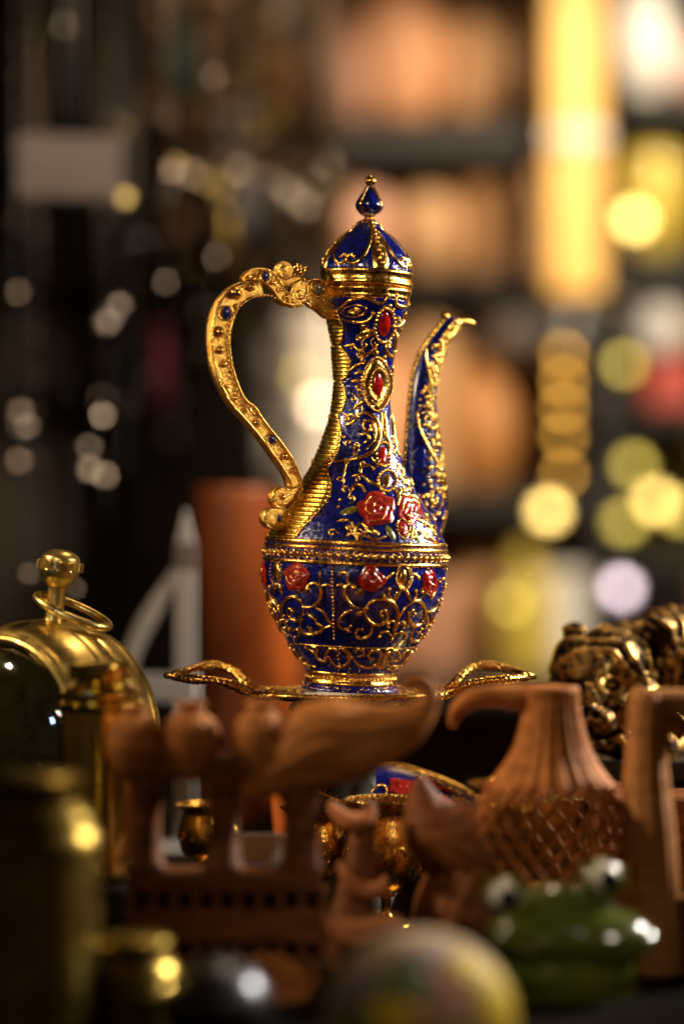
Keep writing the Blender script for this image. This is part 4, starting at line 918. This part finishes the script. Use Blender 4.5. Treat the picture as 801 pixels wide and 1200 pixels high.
# ------------------------------------------------------------------ bronze tiger
def sculpt(blobs, D, cx, cy, voxel, name, parent, mat, disp=None):
    """fuse ellipsoids into one skin and emboss it; blobs: (px, py, depth, rx, ry, rz[, tilt])"""
    k = D / F; mb = MB()
    for b in blobs:
        rot = Matrix.Rotation(radians(b[6]), 3, 'Y') if len(b) > 6 else None
        mb.ball(at(b[0], b[1], D, b[2]), (b[3] * k, b[5] * k, b[4] * k), 28, 18, rot=rot)
    o = link_mesh('tmp', mb, mat); md = o.modifiers.new('r', 'REMESH'); md.mode = 'VOXEL'; md.voxel_size = voxel * k
    sm = o.modifiers.new('s', 'SMOOTH'); sm.factor = .6; sm.iterations = 9
    dg = bpy.context.evaluated_depsgraph_get(); me = bpy.data.meshes.new_from_object(o.evaluated_get(dg)); bpy.data.objects.remove(o)
    n = len(me.vertices); pat = [0.5] * n
    if disp:
        nor = [v.normal.copy() for v in me.vertices]
        for i, v in enumerate(me.vertices):
            p = v.co; X = p.x / k * 1.0 + 400.5 * 1; 
            px = p.x / D * F + 400.5; py = 600 - (p.z - CZ) / D * F; dz = (p.y - (D - S)) / k
            h, pt_ = disp(px, py, dz, nor[i]); v.co = p + nor[i] * (h * k); pat[i] = pt_
    at2 = me.attributes.new('patina', 'FLOAT', 'POINT'); at2.data.foreach_set('value', pat)
    o0 = parent_loc(parent)
    me.transform(Matrix.Translation(-o0)); me.materials.clear(); me.materials.append(M[mat])
    me.polygons.foreach_set('use_smooth', [True] * len(me.polygons)); me.update()
    o = bpy.data.objects.new(name, me); COL.objects.link(o); o.parent = parent; return o
DT = .99
tb = at(730, 888, DT); tig = thing('tiger_figurine', 'bronze tiger figurine with lowered head and ridged stripes on a black base', 'figurine', tb)
def ridge(x): x = x - math.floor(x); return (1 - abs(2 * x - 1)) ** 1.5
def tdisp(px, py, dz, n):
    nv = noise.noise(Vector((px * .03, py * .03, dz * .03))); n2 = noise.noise(Vector((px * .10 + 9, py * .10, dz * .10))); n3 = noise.noise(Vector((px * .32, py * .32 + 4, dz * .32)))
    # distance from the bridge of the nose: fur bands arch over the brow and run down the cheeks
    dx = px - 690; dy = py - 818; d = math.hypot(dx, dy * .95); ang = atan2(dy, dx)
    bodyw = max(0, min(1, (px - 765) / 16 + (dz - 30) / 40)) if dz > -12 else 0
    fore = max(0, min(1, (d - 46) / 10))
    band = ridge(d / 12.5 + .7 * nv) ** 1.1 * fore * (1 if py < 800 else .25)
    cheek = ridge(ang * 3.6 + .6 * nv) * max(0, min(1, (d - 40) / 12)) if py > 785 and px > 716 else 0
    bandb = ridge((px * .95 - py * .30 + dz * .25) / 21 + 1.0 * nv)
    w = max(band, cheek * .9) * (1 - bodyw) + bandb * bodyw
    h = 3.6 * w + .7 * n2 + .45 * n3
    pt = .30 + .50 * w + .35 * n2 + .15 * n3
    if d <= 56 and not bodyw: pt += .18
    eye = math.hypot((px - 711) / 11, (py - 800) / 7)
    if n.y < .3 and dz < -10 and eye < 1.7:
        if eye < .42: h = 1.5; pt = .8
        elif eye < 1: h = -4.5; pt = .05
        else: h = 2.0; pt = .7
    eye = math.hypot((px - 668) / 9, (py - 800) / 7)
    if n.y < .3 and dz < -10 and eye < 1.5:
        if eye < 1: h = -4; pt = .05
        else: h = 1.5
    ex = math.hypot((px - 769) / 12, (py - 753) / 16)
    if ex < 1 and n.y < .3: h = -3 * (1 - ex * ex) + n2; pt = .12 + .25 * ex
    nt = min(math.hypot(px - 677, py - 830), math.hypot(px - 690, py - 831))
    if n.y < .2 and dz < -55 and nt < 4.5: h -= 4; pt = .05
    ml = py - 852 - 3.5 * abs(sin((px - 685) * .09)) * 2
    if n.y < .3 and abs(ml) < 3.2 and 662 < px < 724 and dz < -25: h = -4.5; pt = .03
    if n.y < .2 and dz < -60 and abs(px - 685) < 1.6 and 838 < py < 854: h -= 2.5; pt = .1
    return h, max(0, min(1, pt))
def ear(cx, cy, rx, ry, dz, r, tilt):
    out = []
    for k in range(13):
        a = pi * (.86 + 1.28 * k / 12) + tilt; out.append((cx + rx * cos(a), cy + ry * sin(a), dz, r, r, r + 1))
    out.append((cx, cy + 3, dz + 9, rx * .9, ry * .85, 5)); return out
tiger_blobs = [(716, 780, 4, 52, 47, 48), (742, 766, 22, 38, 36, 40), (682, 782, -4, 38, 38, 40), (690, 805, -14, 38, 44, 38), (690, 838, -30, 28, 28, 28), (712, 826, -14, 34, 40, 34), (675, 784, -22, 23, 18, 20), (725, 777, -26, 22, 13, 17, -18), (698, 788, -30, 18, 28, 24, 12), (692, 806, -38, 16, 24, 24), (686, 812, -44, 15, 20, 24), (671, 840, -52, 17, 15, 17), (698, 841, -54, 18, 16, 18), (683, 825, -66, 10, 6, 8),
               (744, 818, -8, 25, 34, 30), (658, 812, -4, 18, 30, 28), (687, 866, -42, 20, 11, 19), (715, 860, -16, 30, 26, 28), (800, 785, 74, 66, 70, 64), (850, 785, 130, 70, 70, 70), (905, 795, 190, 62, 66, 66),
               (778, 848, 34, 42, 44, 46), (780, 880, 10, 26, 26, 40), (738, 876, 0, 24, 14, 26), (820, 870, 100, 36, 40, 40), (930, 850, 190, 34, 46, 34), (905, 880, 170, 34, 16, 36), (955, 790, 240, 14, 14, 40)]
tiger_blobs += ear(770, 749, 17, 23, -8, 5.6, .25) + ear(672, 745, 8, 12, 2, 4.8, -.2) + [(762, 765, 8, 15, 14, 14)]
sculpt(tiger_blobs, DT, 0, 0, 1.25, 'body', tig, 'bronze', tdisp)
bt_ = at(800, 888, DT, 80); k = DT / F
link_mesh('base', MB().box((bt_.x, bt_.y, bt_.z - 12 * k), (118 * k, 120 * k, 12 * k), bev=2 * k), 'black', tig, smooth=False)
zt = bt_.z - 24.3 * k; tag(link_mesh('box', MB().box((bt_.x, bt_.y, zt / 2), (.034, .034, zt / 2 - .0005), bev=.001), 'shelf', origin=(bt_.x, bt_.y, 0), smooth=False), 'dark wooden box carrying the bronze tiger', 'box')

# ------------------------------------------------------------------ green frog
DF = .80; fb = at(668, 600, DF); fb.z = 0; frog = thing('frog_figurine', 'glossy green frog figurine with bulging white eyes', 'figurine', fb)
def fdisp(px, py, dz, n):
    n2 = noise.noise(Vector((px * .05, py * .05, dz * .05))); h = 1.2 * n2
    ym = 1112 - ((px - 672) / 92) ** 2 * 26
    if n.y < .4 and abs(py - ym) < 3.4 and dz < -5: h -= 3.5
    return h, .5
sculpt([(664, 1094, 0, 96, 42, 62), (648, 1070, 4, 62, 36, 48), (700, 1096, -16, 66, 32, 50), (592, 1050, -4, 29, 26, 27), (704, 1030, -4, 28, 26, 27), (664, 1135, 20, 86, 50, 70), (664, 1180, 45, 92, 60, 85), (596, 1196, 20, 22, 34, 30), (740, 1196, 20, 22, 34, 30), (668, 1200, 30, 100, 34, 90)], DF, 0, 0, 3, 'body', frog, 'frog', fdisp)
for x, y, tx in ((589, 1047, 4), (706, 1025, 4)):
    link_mesh('eye', MB().ball(at(x, y, DF, -20), 18 * DF / F, 28, 18), 'eye_white', frog)
    link_mesh('pupil', MB().ball(at(x + tx, y + 1, DF, -35.5), (12 * DF / F, 6 * DF / F, 12.5 * DF / F), 20, 12), 'pupil', frog)
for x in (698, 722): link_mesh('nostril', MB().ball(at(x, 1083, DF, -66), 3 * DF / F, 10, 7), 'frog_dark', frog)

# ------------------------------------------------------------------ painted egg in the foreground
DE = .70; k = DE / F; eb = at(492, 1198, DE); eb.z = eb.z; egg_ = thing('painted_egg', 'large pale painted egg with yellow, pink and green blotches at the bottom edge', 'egg', (eb.x, eb.y, 0))
ec = Vector((eb.x, eb.y, at(0, 1195, DE).z)); er = Vector((112 * k, 100 * k, 104 * k))
link_mesh('shell', MB().ball(ec, er, 48, 32), 'pale_paint', egg_)
def patch(az, el, w, h, mat, nm='petal'):
    rs = []
    for i in range(5):
        t = max(.03, 1 - i / 4); rs.append([ec + Vector(((er.x + .25 * k + (1 - t) * 1.5 * k) * cos(el + h * t * sin(b)) * sin(az + w * t * cos(b)), -(er.y + (1.3 + (1 - t) * 1.5) * k) * cos(el + h * t * sin(b)) * cos(az + w * t * cos(b)), (er.z + (1.3 + (1 - t) * 1.5) * k) * sin(el + h * t * sin(b)))) for b in [2 * pi * j / 20 for j in range(20)]])
    link_mesh(nm, MB().rings(rs), mat, egg_)
patch(1.05, .25, .42, .55, 'pigment_yellow'); patch(.70, .75, .35, .22, 'pigment_yellow'); patch(.25, .62, .13, .16, 'pigment_pink'); patch(.35, .35, .12, .14, 'pigment_pink'); patch(-.25, .62, .38, .22, 'pigment_green'); patch(-.35, .22, .3, .25, 'pigment_yellow')
patch(-.95, .55, .3, .3, 'pigment_blue'); patch(-.75, .1, .2, .25, 'pigment_green'); patch(.1, .95, .5, .14, 'pigment_blue'); patch(.05, .15, .12, .15, 'pigment_pink')

# ------------------------------------------------------------------ white wooden post with curved brace, terracotta vases
DW = 1.12; u = DW / F; wb = at(200, 600, DW); wb.z = 0; wt = 600 + CZ * F / DW
wp = thing('picket', 'white wooden picket with pointed tip and a curved brace beside the brown vase', 'ornament', wb)
def prism(cx, y0, y1, w0, w1, D, nm, mat, parent, dep=8):
    k = D / F; rs = []
    for y, w in ((y1, w1), (y0, w0)): rs.append([at(cx + sx * w, y, D, sy * dep) for sx, sy in ((-1, -1), (1, -1), (1, 1), (-1, 1))])
    return link_mesh(nm, MB().rings(rs), mat, parent, smooth=False)
prism(217, 641, wt, 11, 11, DW, 'post', 'white', wp); prism(217, 598, 640, .6, 11, DW, 'tip', 'white', wp); prism(217, 636, 668, 11.6, 11.6, DW, 'collar', 'card', wp, 8.6)
loft([(208, 668, 6, 0), (192, 694, 9, 0), (175, 722, 11, 0), (160, 752, 11, 0), (148, 790, 10, 0), (142, 850, 10, 0), (140, wt, 10, 0)], DW, 'brace', 'white', wp, depth=.5)
bx(140, 232, 790, 822, -10, 10, 'cross_bar', 'white', wp, DW, 2)
bx(134, 240, wt - 14, wt, -24, 24, 'foot', 'white', wp, DW, 2)
def tvase(cx, D, top, prof, mat, label, **kw): return vase('vase', label, 'vase', cx, D, [(top + a, b) for a, b in prof] + [(600 + CZ * F / D, prof[-1][1] * .9)], mat, **kw)
tvase(273, 1.24, 572, [(0, 36), (2, 43), (40, 45), (100, 43), (150, 38), (200, 34), (260, 36), (330, 38)], 'terra_brown', 'tall brown glazed vase behind the tray handle')
tvase(322, 1.32, 640, [(0, 14), (6, 18), (60, 24), (110, 30), (160, 33), (240, 30)], 'terracotta', 'bright orange terracotta vase just left of the ewer')
tvase(302, 1.42, 585, [(0, 34), (3, 38), (60, 36), (110, 34), (220, 30)], 'terracotta', 'orange terracotta vase behind the tall brown vase')
DWh = 1.55

# ------------------------------------------------------------------ display shelves at the back right
DS = 2.0
def board(x0, x1, y, thick, D0, D1, parent, nm='shelf'):
    a = at(x0, y, D0); b = at(x1, y, D0); t = thick / F * D0
    return link_mesh(nm, MB().box(((a.x + b.x) / 2, (D0 + D1) / 2 - S, a.z - t / 2), ((b.x - a.x) / 2, (D1 - D0) / 2, t / 2), bev=.0015), 'shelf', parent, smooth=False)
rk = at(660, 600, DS); rack = thing('display_rack', 'dark wooden display rack with golden pine post behind the ewer', 'rack', (rk.x, rk.y, -.75))
for x0, x1, y, t in ((388, 640, 142, 40), (388, 690, 326, 14), (388, 690, 574, 30), (388, 690, 792, 26), (728, 960, 112, 22), (728, 960, 300, 30), (728, 960, 480, 16), (728, 960, 650, 24), (728, 960, 800, 24)): board(x0, x1, y, t, 1.97, 2.30, rack)
def upright(x0, x1, y0, D, dep, mat, nm='upright'):
    a = at(x0, y0, D); b = at(x1, y0, D); return link_mesh(nm, MB().box(((a.x + b.x) / 2, a.y, (a.z - .75) / 2), ((b.x - a.x) / 2, dep, (a.z + .75) / 2), bev=.002), mat, rack, smooth=False)
upright(692, 728, 300, 2.02, .02, 'shelf'); upright(384, 390, -120, 2.28, .02, 'shelf'); upright(704, 722, -160, 2.10, .02, 'shelf')
a = at(641, -150, 1.95); b = at(704, 348, 1.95)
link_mesh('pine_post', MB().box(((a.x + b.x) / 2, a.y, (a.z + b.z) / 2), ((b.x - a.x) / 2, .015, (a.z - b.z) / 2), bev=.003), 'post', rack, smooth=False)
link_mesh('metal_clamp', MB().box(((a.x + b.x) / 2, a.y, at(0, 163, 1.95).z), ((b.x - a.x) / 2 + .002, .018, .008), bev=.001), 'silver', rack, smooth=False)
def pot(cx, bot, h, r, mat, label, D=2.04, cat='pot', nm='pot', group='pots on the display rack', shape=0):
    if shape == 0: pr = [(bot - h, r * .45), (bot - h + 3, r * .5), (bot - h * .88, r * .46), (bot - h * .7, r * .85), (bot - h * .45, r), (bot - h * .2, r * .85), (bot, r * .55)]
    elif shape == 1: pr = [(bot - h, r * .9), (bot - h + 2, r), (bot - h * .6, r * .94), (bot - h * .3, r * .85), (bot - 2, r * .8), (bot, r * .7)]
    elif shape == 2: pr = [(bot - h, r * .15), (bot - h * .93, r * .5), (bot - h * .75, r * .88), (bot - h * .5, r), (bot - h * .25, r * .88), (bot - h * .06, r * .5), (bot, r * .3)]
    return vase(nm, label, cat, cx, D, pr, mat, group)
pot(408, 140, 120, 46, 'pink_clay', 'pinkish clay pot at the left end of the top shelf')
pot(468, 140, 165, 58, 'peach_clay', 'big peach clay pot above the ewer on the top shelf')
pot(545, 138, 110, 34, 'brown_clay', 'small brown clay pot between the two big pots of the top shelf', shape=1)
pot(600, 138, 118, 50, 'tan_clay', 'tan clay pot beside the golden pine post on the top shelf')
pot(425, 323, 130, 38, 'pink_clay', 'pink clay pot on the second shelf behind the ewer lid')
pot(500, 323, 118, 42, 'tan_clay', 'tan clay pot in the middle of the second shelf')
pot(572, 323, 138, 44, 'brown_clay', 'large brown clay pot on the second shelf', shape=1)
pot(625, 323, 120, 26, 'tan_clay', 'narrow tan clay pot beside the pine post on the second shelf', D=2.08)
pot(438, 572, 170, 44, 'peach_clay', 'peach clay pot on the third shelf, showing left of the ewer neck'); pot(500, 572, 190, 40, 'tan_clay', 'tall tan clay pot on the third shelf between neck and spout of the ewer', shape=1)
pot(440, 790, 150, 46, 'peach_clay', 'peach clay pot on the lowest shelf behind the ewer bowl')
# porcelain, seen through the ewer's handle
pot(372, 700, 330, 46, 'porcelain', 'tall creamy porcelain vase seen through the ewer handle', D=1.95, nm='vase', cat='vase', shape=1)
pot(340, 700, 300, 34, 'porcelain', 'slim porcelain vase at the left of the tall creamy one', D=2.15, nm='vase', cat='vase', shape=1)
a = at(355, 700, 1.98); tag(link_mesh('pedestal', MB().box((a.x, a.y + .05, (a.z - .75) / 2), (.055, .16, (a.z + .75) / 2 - .0005)), 'shelf', origin=(a.x, a.y, -.75), smooth=False), 'dark pedestal under the porcelain vases', 'pedestal')
# hanging white pouch, added bokeh discs, amber vase and the lower clutter
pot(622, 424, 92, 58, 'white', 'white fabric pouch hanging under the second shelf', nm='pouch', cat='pouch', group=None, shape=2)
pot(565, 572, 150, 42, 'amber_wood', 'amber wooden vase on the third shelf', nm='vase', cat='vase', shape=0)
def bokeh_disc(x, y, r, mat, label, D=2.0, hang=None, group='added bokeh reflectors on the display rack', jit=0.0):  # reflecting discs put in to make the bright bokeh spots
    k = D / F; c = at(x, y, D); t = thing('reflector', label.replace(' ball', ' medal'), 'reflector', c, group)
    link_mesh('reflector', coin(MB(), c, r * .62 * k, LAMP_SHELF, jit), mat, t); link_mesh('loop', MB().tube([c + Vector((2.2 * k * cos(b), 0, r * .72 * k + 2.2 * k * sin(b))) for b in [j * pi / 5 for j in range(10)]], .7 * k, 6, closed=True), 'silver', t)
    if hang is not None: z = at(x, hang, D).z; link_mesh('thread', MB().tube([c + Vector((0, 0, r * k)), Vector((c.x, c.y, z))], .7 * k, 6), 'string', t)
    return t
W = ['topmost', 'second', 'third', 'fourth', 'lowest']
for i, y in enumerate((416, 447, 478, 512, 556)): bokeh_disc(660, y, 14.5, 'amber_ball', W[i] + ' amber ball of the vertical string under the pine post', hang=y - 24)
bokeh_disc(642, 600, 26, 'gold_ball', 'bright yellow gold ball glowing below the amber string', D=1.93); bokeh_disc(606, 612, 22, 'lime_ball', 'dim yellowish ball left of the bright gold ball', D=2.08)
bokeh_disc(372, 476, 24, 'silver', 'added silver ball shining before the tall creamy vase', D=1.9, group=None)  # disc added for the bokeh spot over the porcelain
bokeh_disc(352, 440, 14, 'lime_ball', 'small added olive ball shining before the tall creamy vase', D=1.9, group=None)
vase('bottle', 'lime yellow glazed bottle low on the rack', 'bottle', 612, 2.0, [(640, 10), (644, 12), (660, 14), (672, 30), (700, 36), (780, 36), (790, 33)], 'yellow_glaze')
vase('cup', 'white porcelain beaker right of the lime yellow bottle', 'cup', 660, 2.02, [(672, 24), (674, 27), (740, 26), (785, 22), (790, 20)], 'white')
vase('cup', 'pink beaker hanging above the white porcelain beaker', 'cup', 640, 2.12, [(625, 20), (630, 22), (660, 20), (668, 14)], 'pink_glaze')
pot(560, 790, 150, 44, 'brown_clay', 'brown clay pot on the lowest shelf right of the ewer bowl'); pot(512, 790, 110, 34, 'pink_clay', 'pink clay pot hidden half behind the ewer bowl', shape=1)
bokeh_disc(598, 708, 20, 'lime_ball', 'lime ball leaning before the yellow bottle', D=1.94)
# right bay
vase('vase', 'white vase at the top right corner', 'vase', 752, 2.0, [(-20, 20), (-14, 24), (10, 32), (50, 40), (85, 34), (105, 22), (112, 20)], 'white')
vase('vase', 'pale pink vase touching the right edge on the top shelf', 'vase', 805, 2.06, [(40, 14), (60, 24), (90, 28), (112, 18)], 'pink_glaze')
vase('jar', 'yellow glazed jar on the right bay below the white vase', 'jar', 762, 2.05, [(166, 18), (172, 34), (200, 46), (250, 44), (285, 34), (300, 26)], 'yellow_glaze')
bokeh_disc(743, 258, 26, 'gold_ball', 'pale gold ball in front of the yellow jar', D=1.98)
bokeh_disc(728, 350, 22, 'silver', 'silver ball hanging below the yellow jar shelf', hang=330)
vase('cup', 'white cup on the right bay above the red box', 'cup', 772, 2.02, [(350, 28), (352, 30), (390, 26), (412, 18)], 'white')
bokeh_disc(731, 427, 20, 'lime_ball', 'olive ball hanging beside the dark upright', hang=400)
a = at(785, 450, 2.04); tag(link_mesh('box', MB().box((a.x, a.y, a.z), (.022, .02, .020), bev=.002), 'red_box', origin=a, smooth=False), 'red box on the right bay', 'box')
vase('bowl', 'grey bowl on the right bay below the red box', 'bowl', 752, 2.08, [(482, 30), (486, 34), (520, 28), (535, 16)], 'grey_cloth')
for i, (x, y, r, m_, lb) in enumerate([(742, 546, 22, 'lime_ball', 'pale lime ball above the others in the right bay'), (731, 612, 24, 'lime_ball', 'lime ball lowest and leftmost in the right bay'), (768, 588, 24, 'gold_ball', 'gold ball between the lime ones in the right bay'), (797, 600, 24, 'lime_ball', 'lime ball at the right edge of the right bay')]): bokeh_disc(x, y, r, m_, lb)
vase('jar', 'lime glazed jar behind the reflectors of the right bay', 'jar', 785, 2.14, [(520, 20), (526, 40), (560, 46), (620, 40), (650, 30)], 'lime_glaze')
bokeh_disc(727, 690, 24, 'lilac_ball', 'lilac ball below the right bay shelf', D=1.93)
a = at(785, 725, 2.06); tag(link_mesh('box', MB().box((a.x, a.y, a.z), (.024, .02, .026), bev=.002), 'grey_cloth', origin=a, smooth=False), 'pale grey box under the right bay shelf', 'box')
a = at(738, 745, 2.1); tag(link_mesh('box', MB().box((a.x, a.y, a.z), (.016, .02, .026), bev=.002), 'lilac', origin=a, smooth=False), 'lilac box left of the pale grey box', 'box')

# ------------------------------------------------------------------ necklaces and charms hanging at the back left
rl = at(190, -130, 1.34); rail = tag(link_mesh('rail', MB().tube([Vector((-.26, rl.y, rl.z)), Vector((.02, rl.y, rl.z))], .004, 12), 'silver', origin=rl), 'metal rail above the hanging necklaces', 'rail')
a2 = at(280, 168, 1.45); rail2 = tag(link_mesh('rail', MB().tube([Vector((at(150, 0, 1.45).x, a2.y, a2.z)), Vector((at(395, 0, 1.45).x, a2.y, a2.z))], .003, 12), 'dark_steel', origin=a2), 'thin dark rail carrying the row of bright charms', 'rail')
random.seed(11)
def necklace(x, D, y0, y1, pend, label, glint='silver', ztop=None):
    k = D / F; t = thing('necklace', label, 'necklace', at(x, y1, D), 'necklaces hanging on the left'); mb = MB(); y = y0; i = 0
    while y < y1:
        mb.ball(at(x + 2.4 * sin(i * .7), y, D), (1.7 * k, 1.7 * k, 2.6 * k), 6, 4); y += 4.6; i += 1
    link_mesh('chain', mb, 'dark_steel', t, kind='stuff')
    for (px_, py_, r) in pend:
        link_mesh('pendant', coin(MB(), at(px_, py_, D - .004), r * .72 * k, LAMP_RAIL, random.uniform(-.10, .10)), glint, t)
necklace(147, 1.30, -130, 560, [(147, 148, 3.5), (147, 232, 10)], 'necklace with a bright round pendant beside the grey price card', 'gold_ball')
necklace(22, 1.30, -130, 560, [(22, 342, 7), (24, 482, 9), (22, 540, 8)], 'leftmost necklace with three pendants near the picture edge')
necklace(40, 1.27, 240, 560, [(32, 500, 8)], 'short necklace hanging just right of the leftmost one')
necklace(126, 1.30, 250, 610, [(126, 378, 9), (140, 358, 8), (120, 487, 9), (106, 550, 9), (122, 558, 9), (104, 524, 7)], 'necklace heavy with clustered pendants left of the ewer handle')
necklace(75, 1.36, -130, 120, [(74, 30, 7)], 'thin necklace above the price card')
necklace(203, 1.33, -130, 470, [(203, 200, 8), (195, 330, 5)], 'necklace crossing the charm rail at its left', 'silver')
necklace(253, 1.38, -130, 420, [(250, 90, 6), (255, 300, 6)], 'necklace above the ewer handle', 'silver')
necklace(34, 1.20, 500, 660, [(34, 672, 6.5)], 'low small necklace above the clock crown', 'silver')
necklace(88, 1.20, 520, 680, [(88, 690, 6)], 'small necklace half behind the clock crown', 'silver')
necklace(170, 1.42, 200, 640, [(168, 280, 6), (172, 440, 6)], 'dim necklace behind the clustered pendants', 'dark_steel')
necklace(300, 1.42, 180, 600, [(300, 420, 6), (302, 250, 5)], 'dim necklace framed by the ewer handle', 'dark_steel')
random.seed(5)
chm = [('silver', 'silver'), ('gold', 'brass'), ('dark', 'dark_steel')]
pos = [(206, 8, 1), (226, 9, 0), (244, 8, 1), (262, 9, 1), (282, 9, 0), (300, 8, 0), (318, 9, 0), (335, 9, 0), (345, 9, 0), (358, 9, 0), (370, 8, 0), (385, 9, 0)]
for i, (x, r, c_) in enumerate(pos):
    D = 1.45; k = D / F; y = 196 + (i * 37 % 29) + (30 if 8 <= i <= 9 else 0)
    t = thing('charm', ('%s charm on the thin rail, %s' % (['silver', 'brass'][c_], ['leftmost of the row', 'next to the leftmost', 'third from the left', 'fourth from the left', 'left of the row\'s middle', 'in the row\'s middle', 'right of the row\'s middle', 'sixth from the right end', 'fifth from the right end', 'third from the right end', 'next to the rightmost', 'rightmost of the row'][i])), 'charm', at(x, y, D), 'charms in a row on the thin rail')
    link_mesh('pendant', coin(MB(), at(x, y, D), r * .8 * k, LAMP_RAIL, random.uniform(-.25, .25)), ['silver', 'gold_ball'][c_], t)
    link_mesh('loop', MB().tube([at(x, y - r, D), at(x, 170, D)], .9 * k, 6), 'silver', t)
for i, (x, y, w, h, mt, lb) in enumerate([(268, 285, 14, 60, 'brass_dark', 'long brass tassel below the charm rail'), (215, 60, 20, 60, 'teal', 'dark teal pouch high behind the necklaces'), (330, 90, 22, 55, 'brown_clay', 'brown leather pouch high above the ewer handle'), (190, 430, 10, 50, 'magenta', 'dark red pouch inside the view of the handle'), (290, 240, 24, 40, 'grey_cloth', 'grey pouch below the charm rail')]):
    D = 1.5; k = D / F; c = at(x, y, D)
    o = link_mesh('pouch', MB().lathe(c - Vector((0, 0, h * k)), [(0, .2 * w * k), (.1 * h * k, .8 * w * k), (.8 * h * k, w * k), (1.4 * h * k, .9 * w * k), (1.8 * h * k, .35 * w * k), (2 * h * k, .5 * w * k)], 24), mt, origin=c); tag(o, lb, 'pouch')
# a dense curtain of fine chains, rings and spangles behind, too many to count
random.seed(21)
def curtain(name, x0, x1, y0, y1, n, D0, D1, mat, rr, sp):
    mb = MB()
    for i in range(n):
        x = random.uniform(x0, x1); D = random.uniform(D0, D1); k = D / F; ya = random.uniform(y0, y0 + 60); yb = random.uniform(y0 + (y1 - y0) * .35, y1)
        mb.tube([at(x, -160, D), at(x + 1, (ya + yb) / 2, D), at(x, yb, D)], .8 * k, 4)
        y = ya
        while y < yb:
            if random.random() < .55:
                c = at(x + random.uniform(-3, 3), y, D); r = random.uniform(*rr) * k
                if random.random() < .3: coin(mb, c, r, LAMP_RAIL, random.gauss(0, .30))
                else: mb.ball(c, (r, r * .7, r * random.uniform(1, 2.4)), 10, 7)
            y += random.uniform(*sp)
    return link_mesh(name, mb, mat, kind='stuff')
curtain('bead_strands', 165, 400, -60, 560, 22, 1.45, 1.70, 'silver', (2.5, 5.5), (12, 34))
curtain('charm_strands', 170, 395, -40, 420, 16, 1.50, 1.75, 'brown_clay', (6, 13), (26, 60))
curtain('brass_strands', 150, 400, 60, 520, 9, 1.45, 1.6, 'brass_dark', (3, 7), (18, 50))
curtain('glint_strands', 0, 170, 120, 640, 6, 1.30, 1.42, 'silver', (2, 3.6), (22, 70))
curtain('dark_strands', 0, 170, -60, 640, 12, 1.35, 1.6, 'dark_steel', (2, 4.5), (14, 50))
# the price card on its string
DK = 1.27; k = DK / F; cd = at(82, 195, DK); card = thing('price_card', 'blank grey price card hanging from a string at the upper left', 'card', cd)
link_mesh('card', MB().box(cd, (62 * k, .8 * k, 37 * k), Matrix.Rotation(radians(1.5), 3, 'Y'), bev=.4 * k), 'card', card, smooth=False)
for x in (70, 98): link_mesh('cord', MB().tube([at(x, 157, DK), at(84 + (x - 84) * .3, -130, DK + .01)], 1.3 * k, 6), 'string', card)
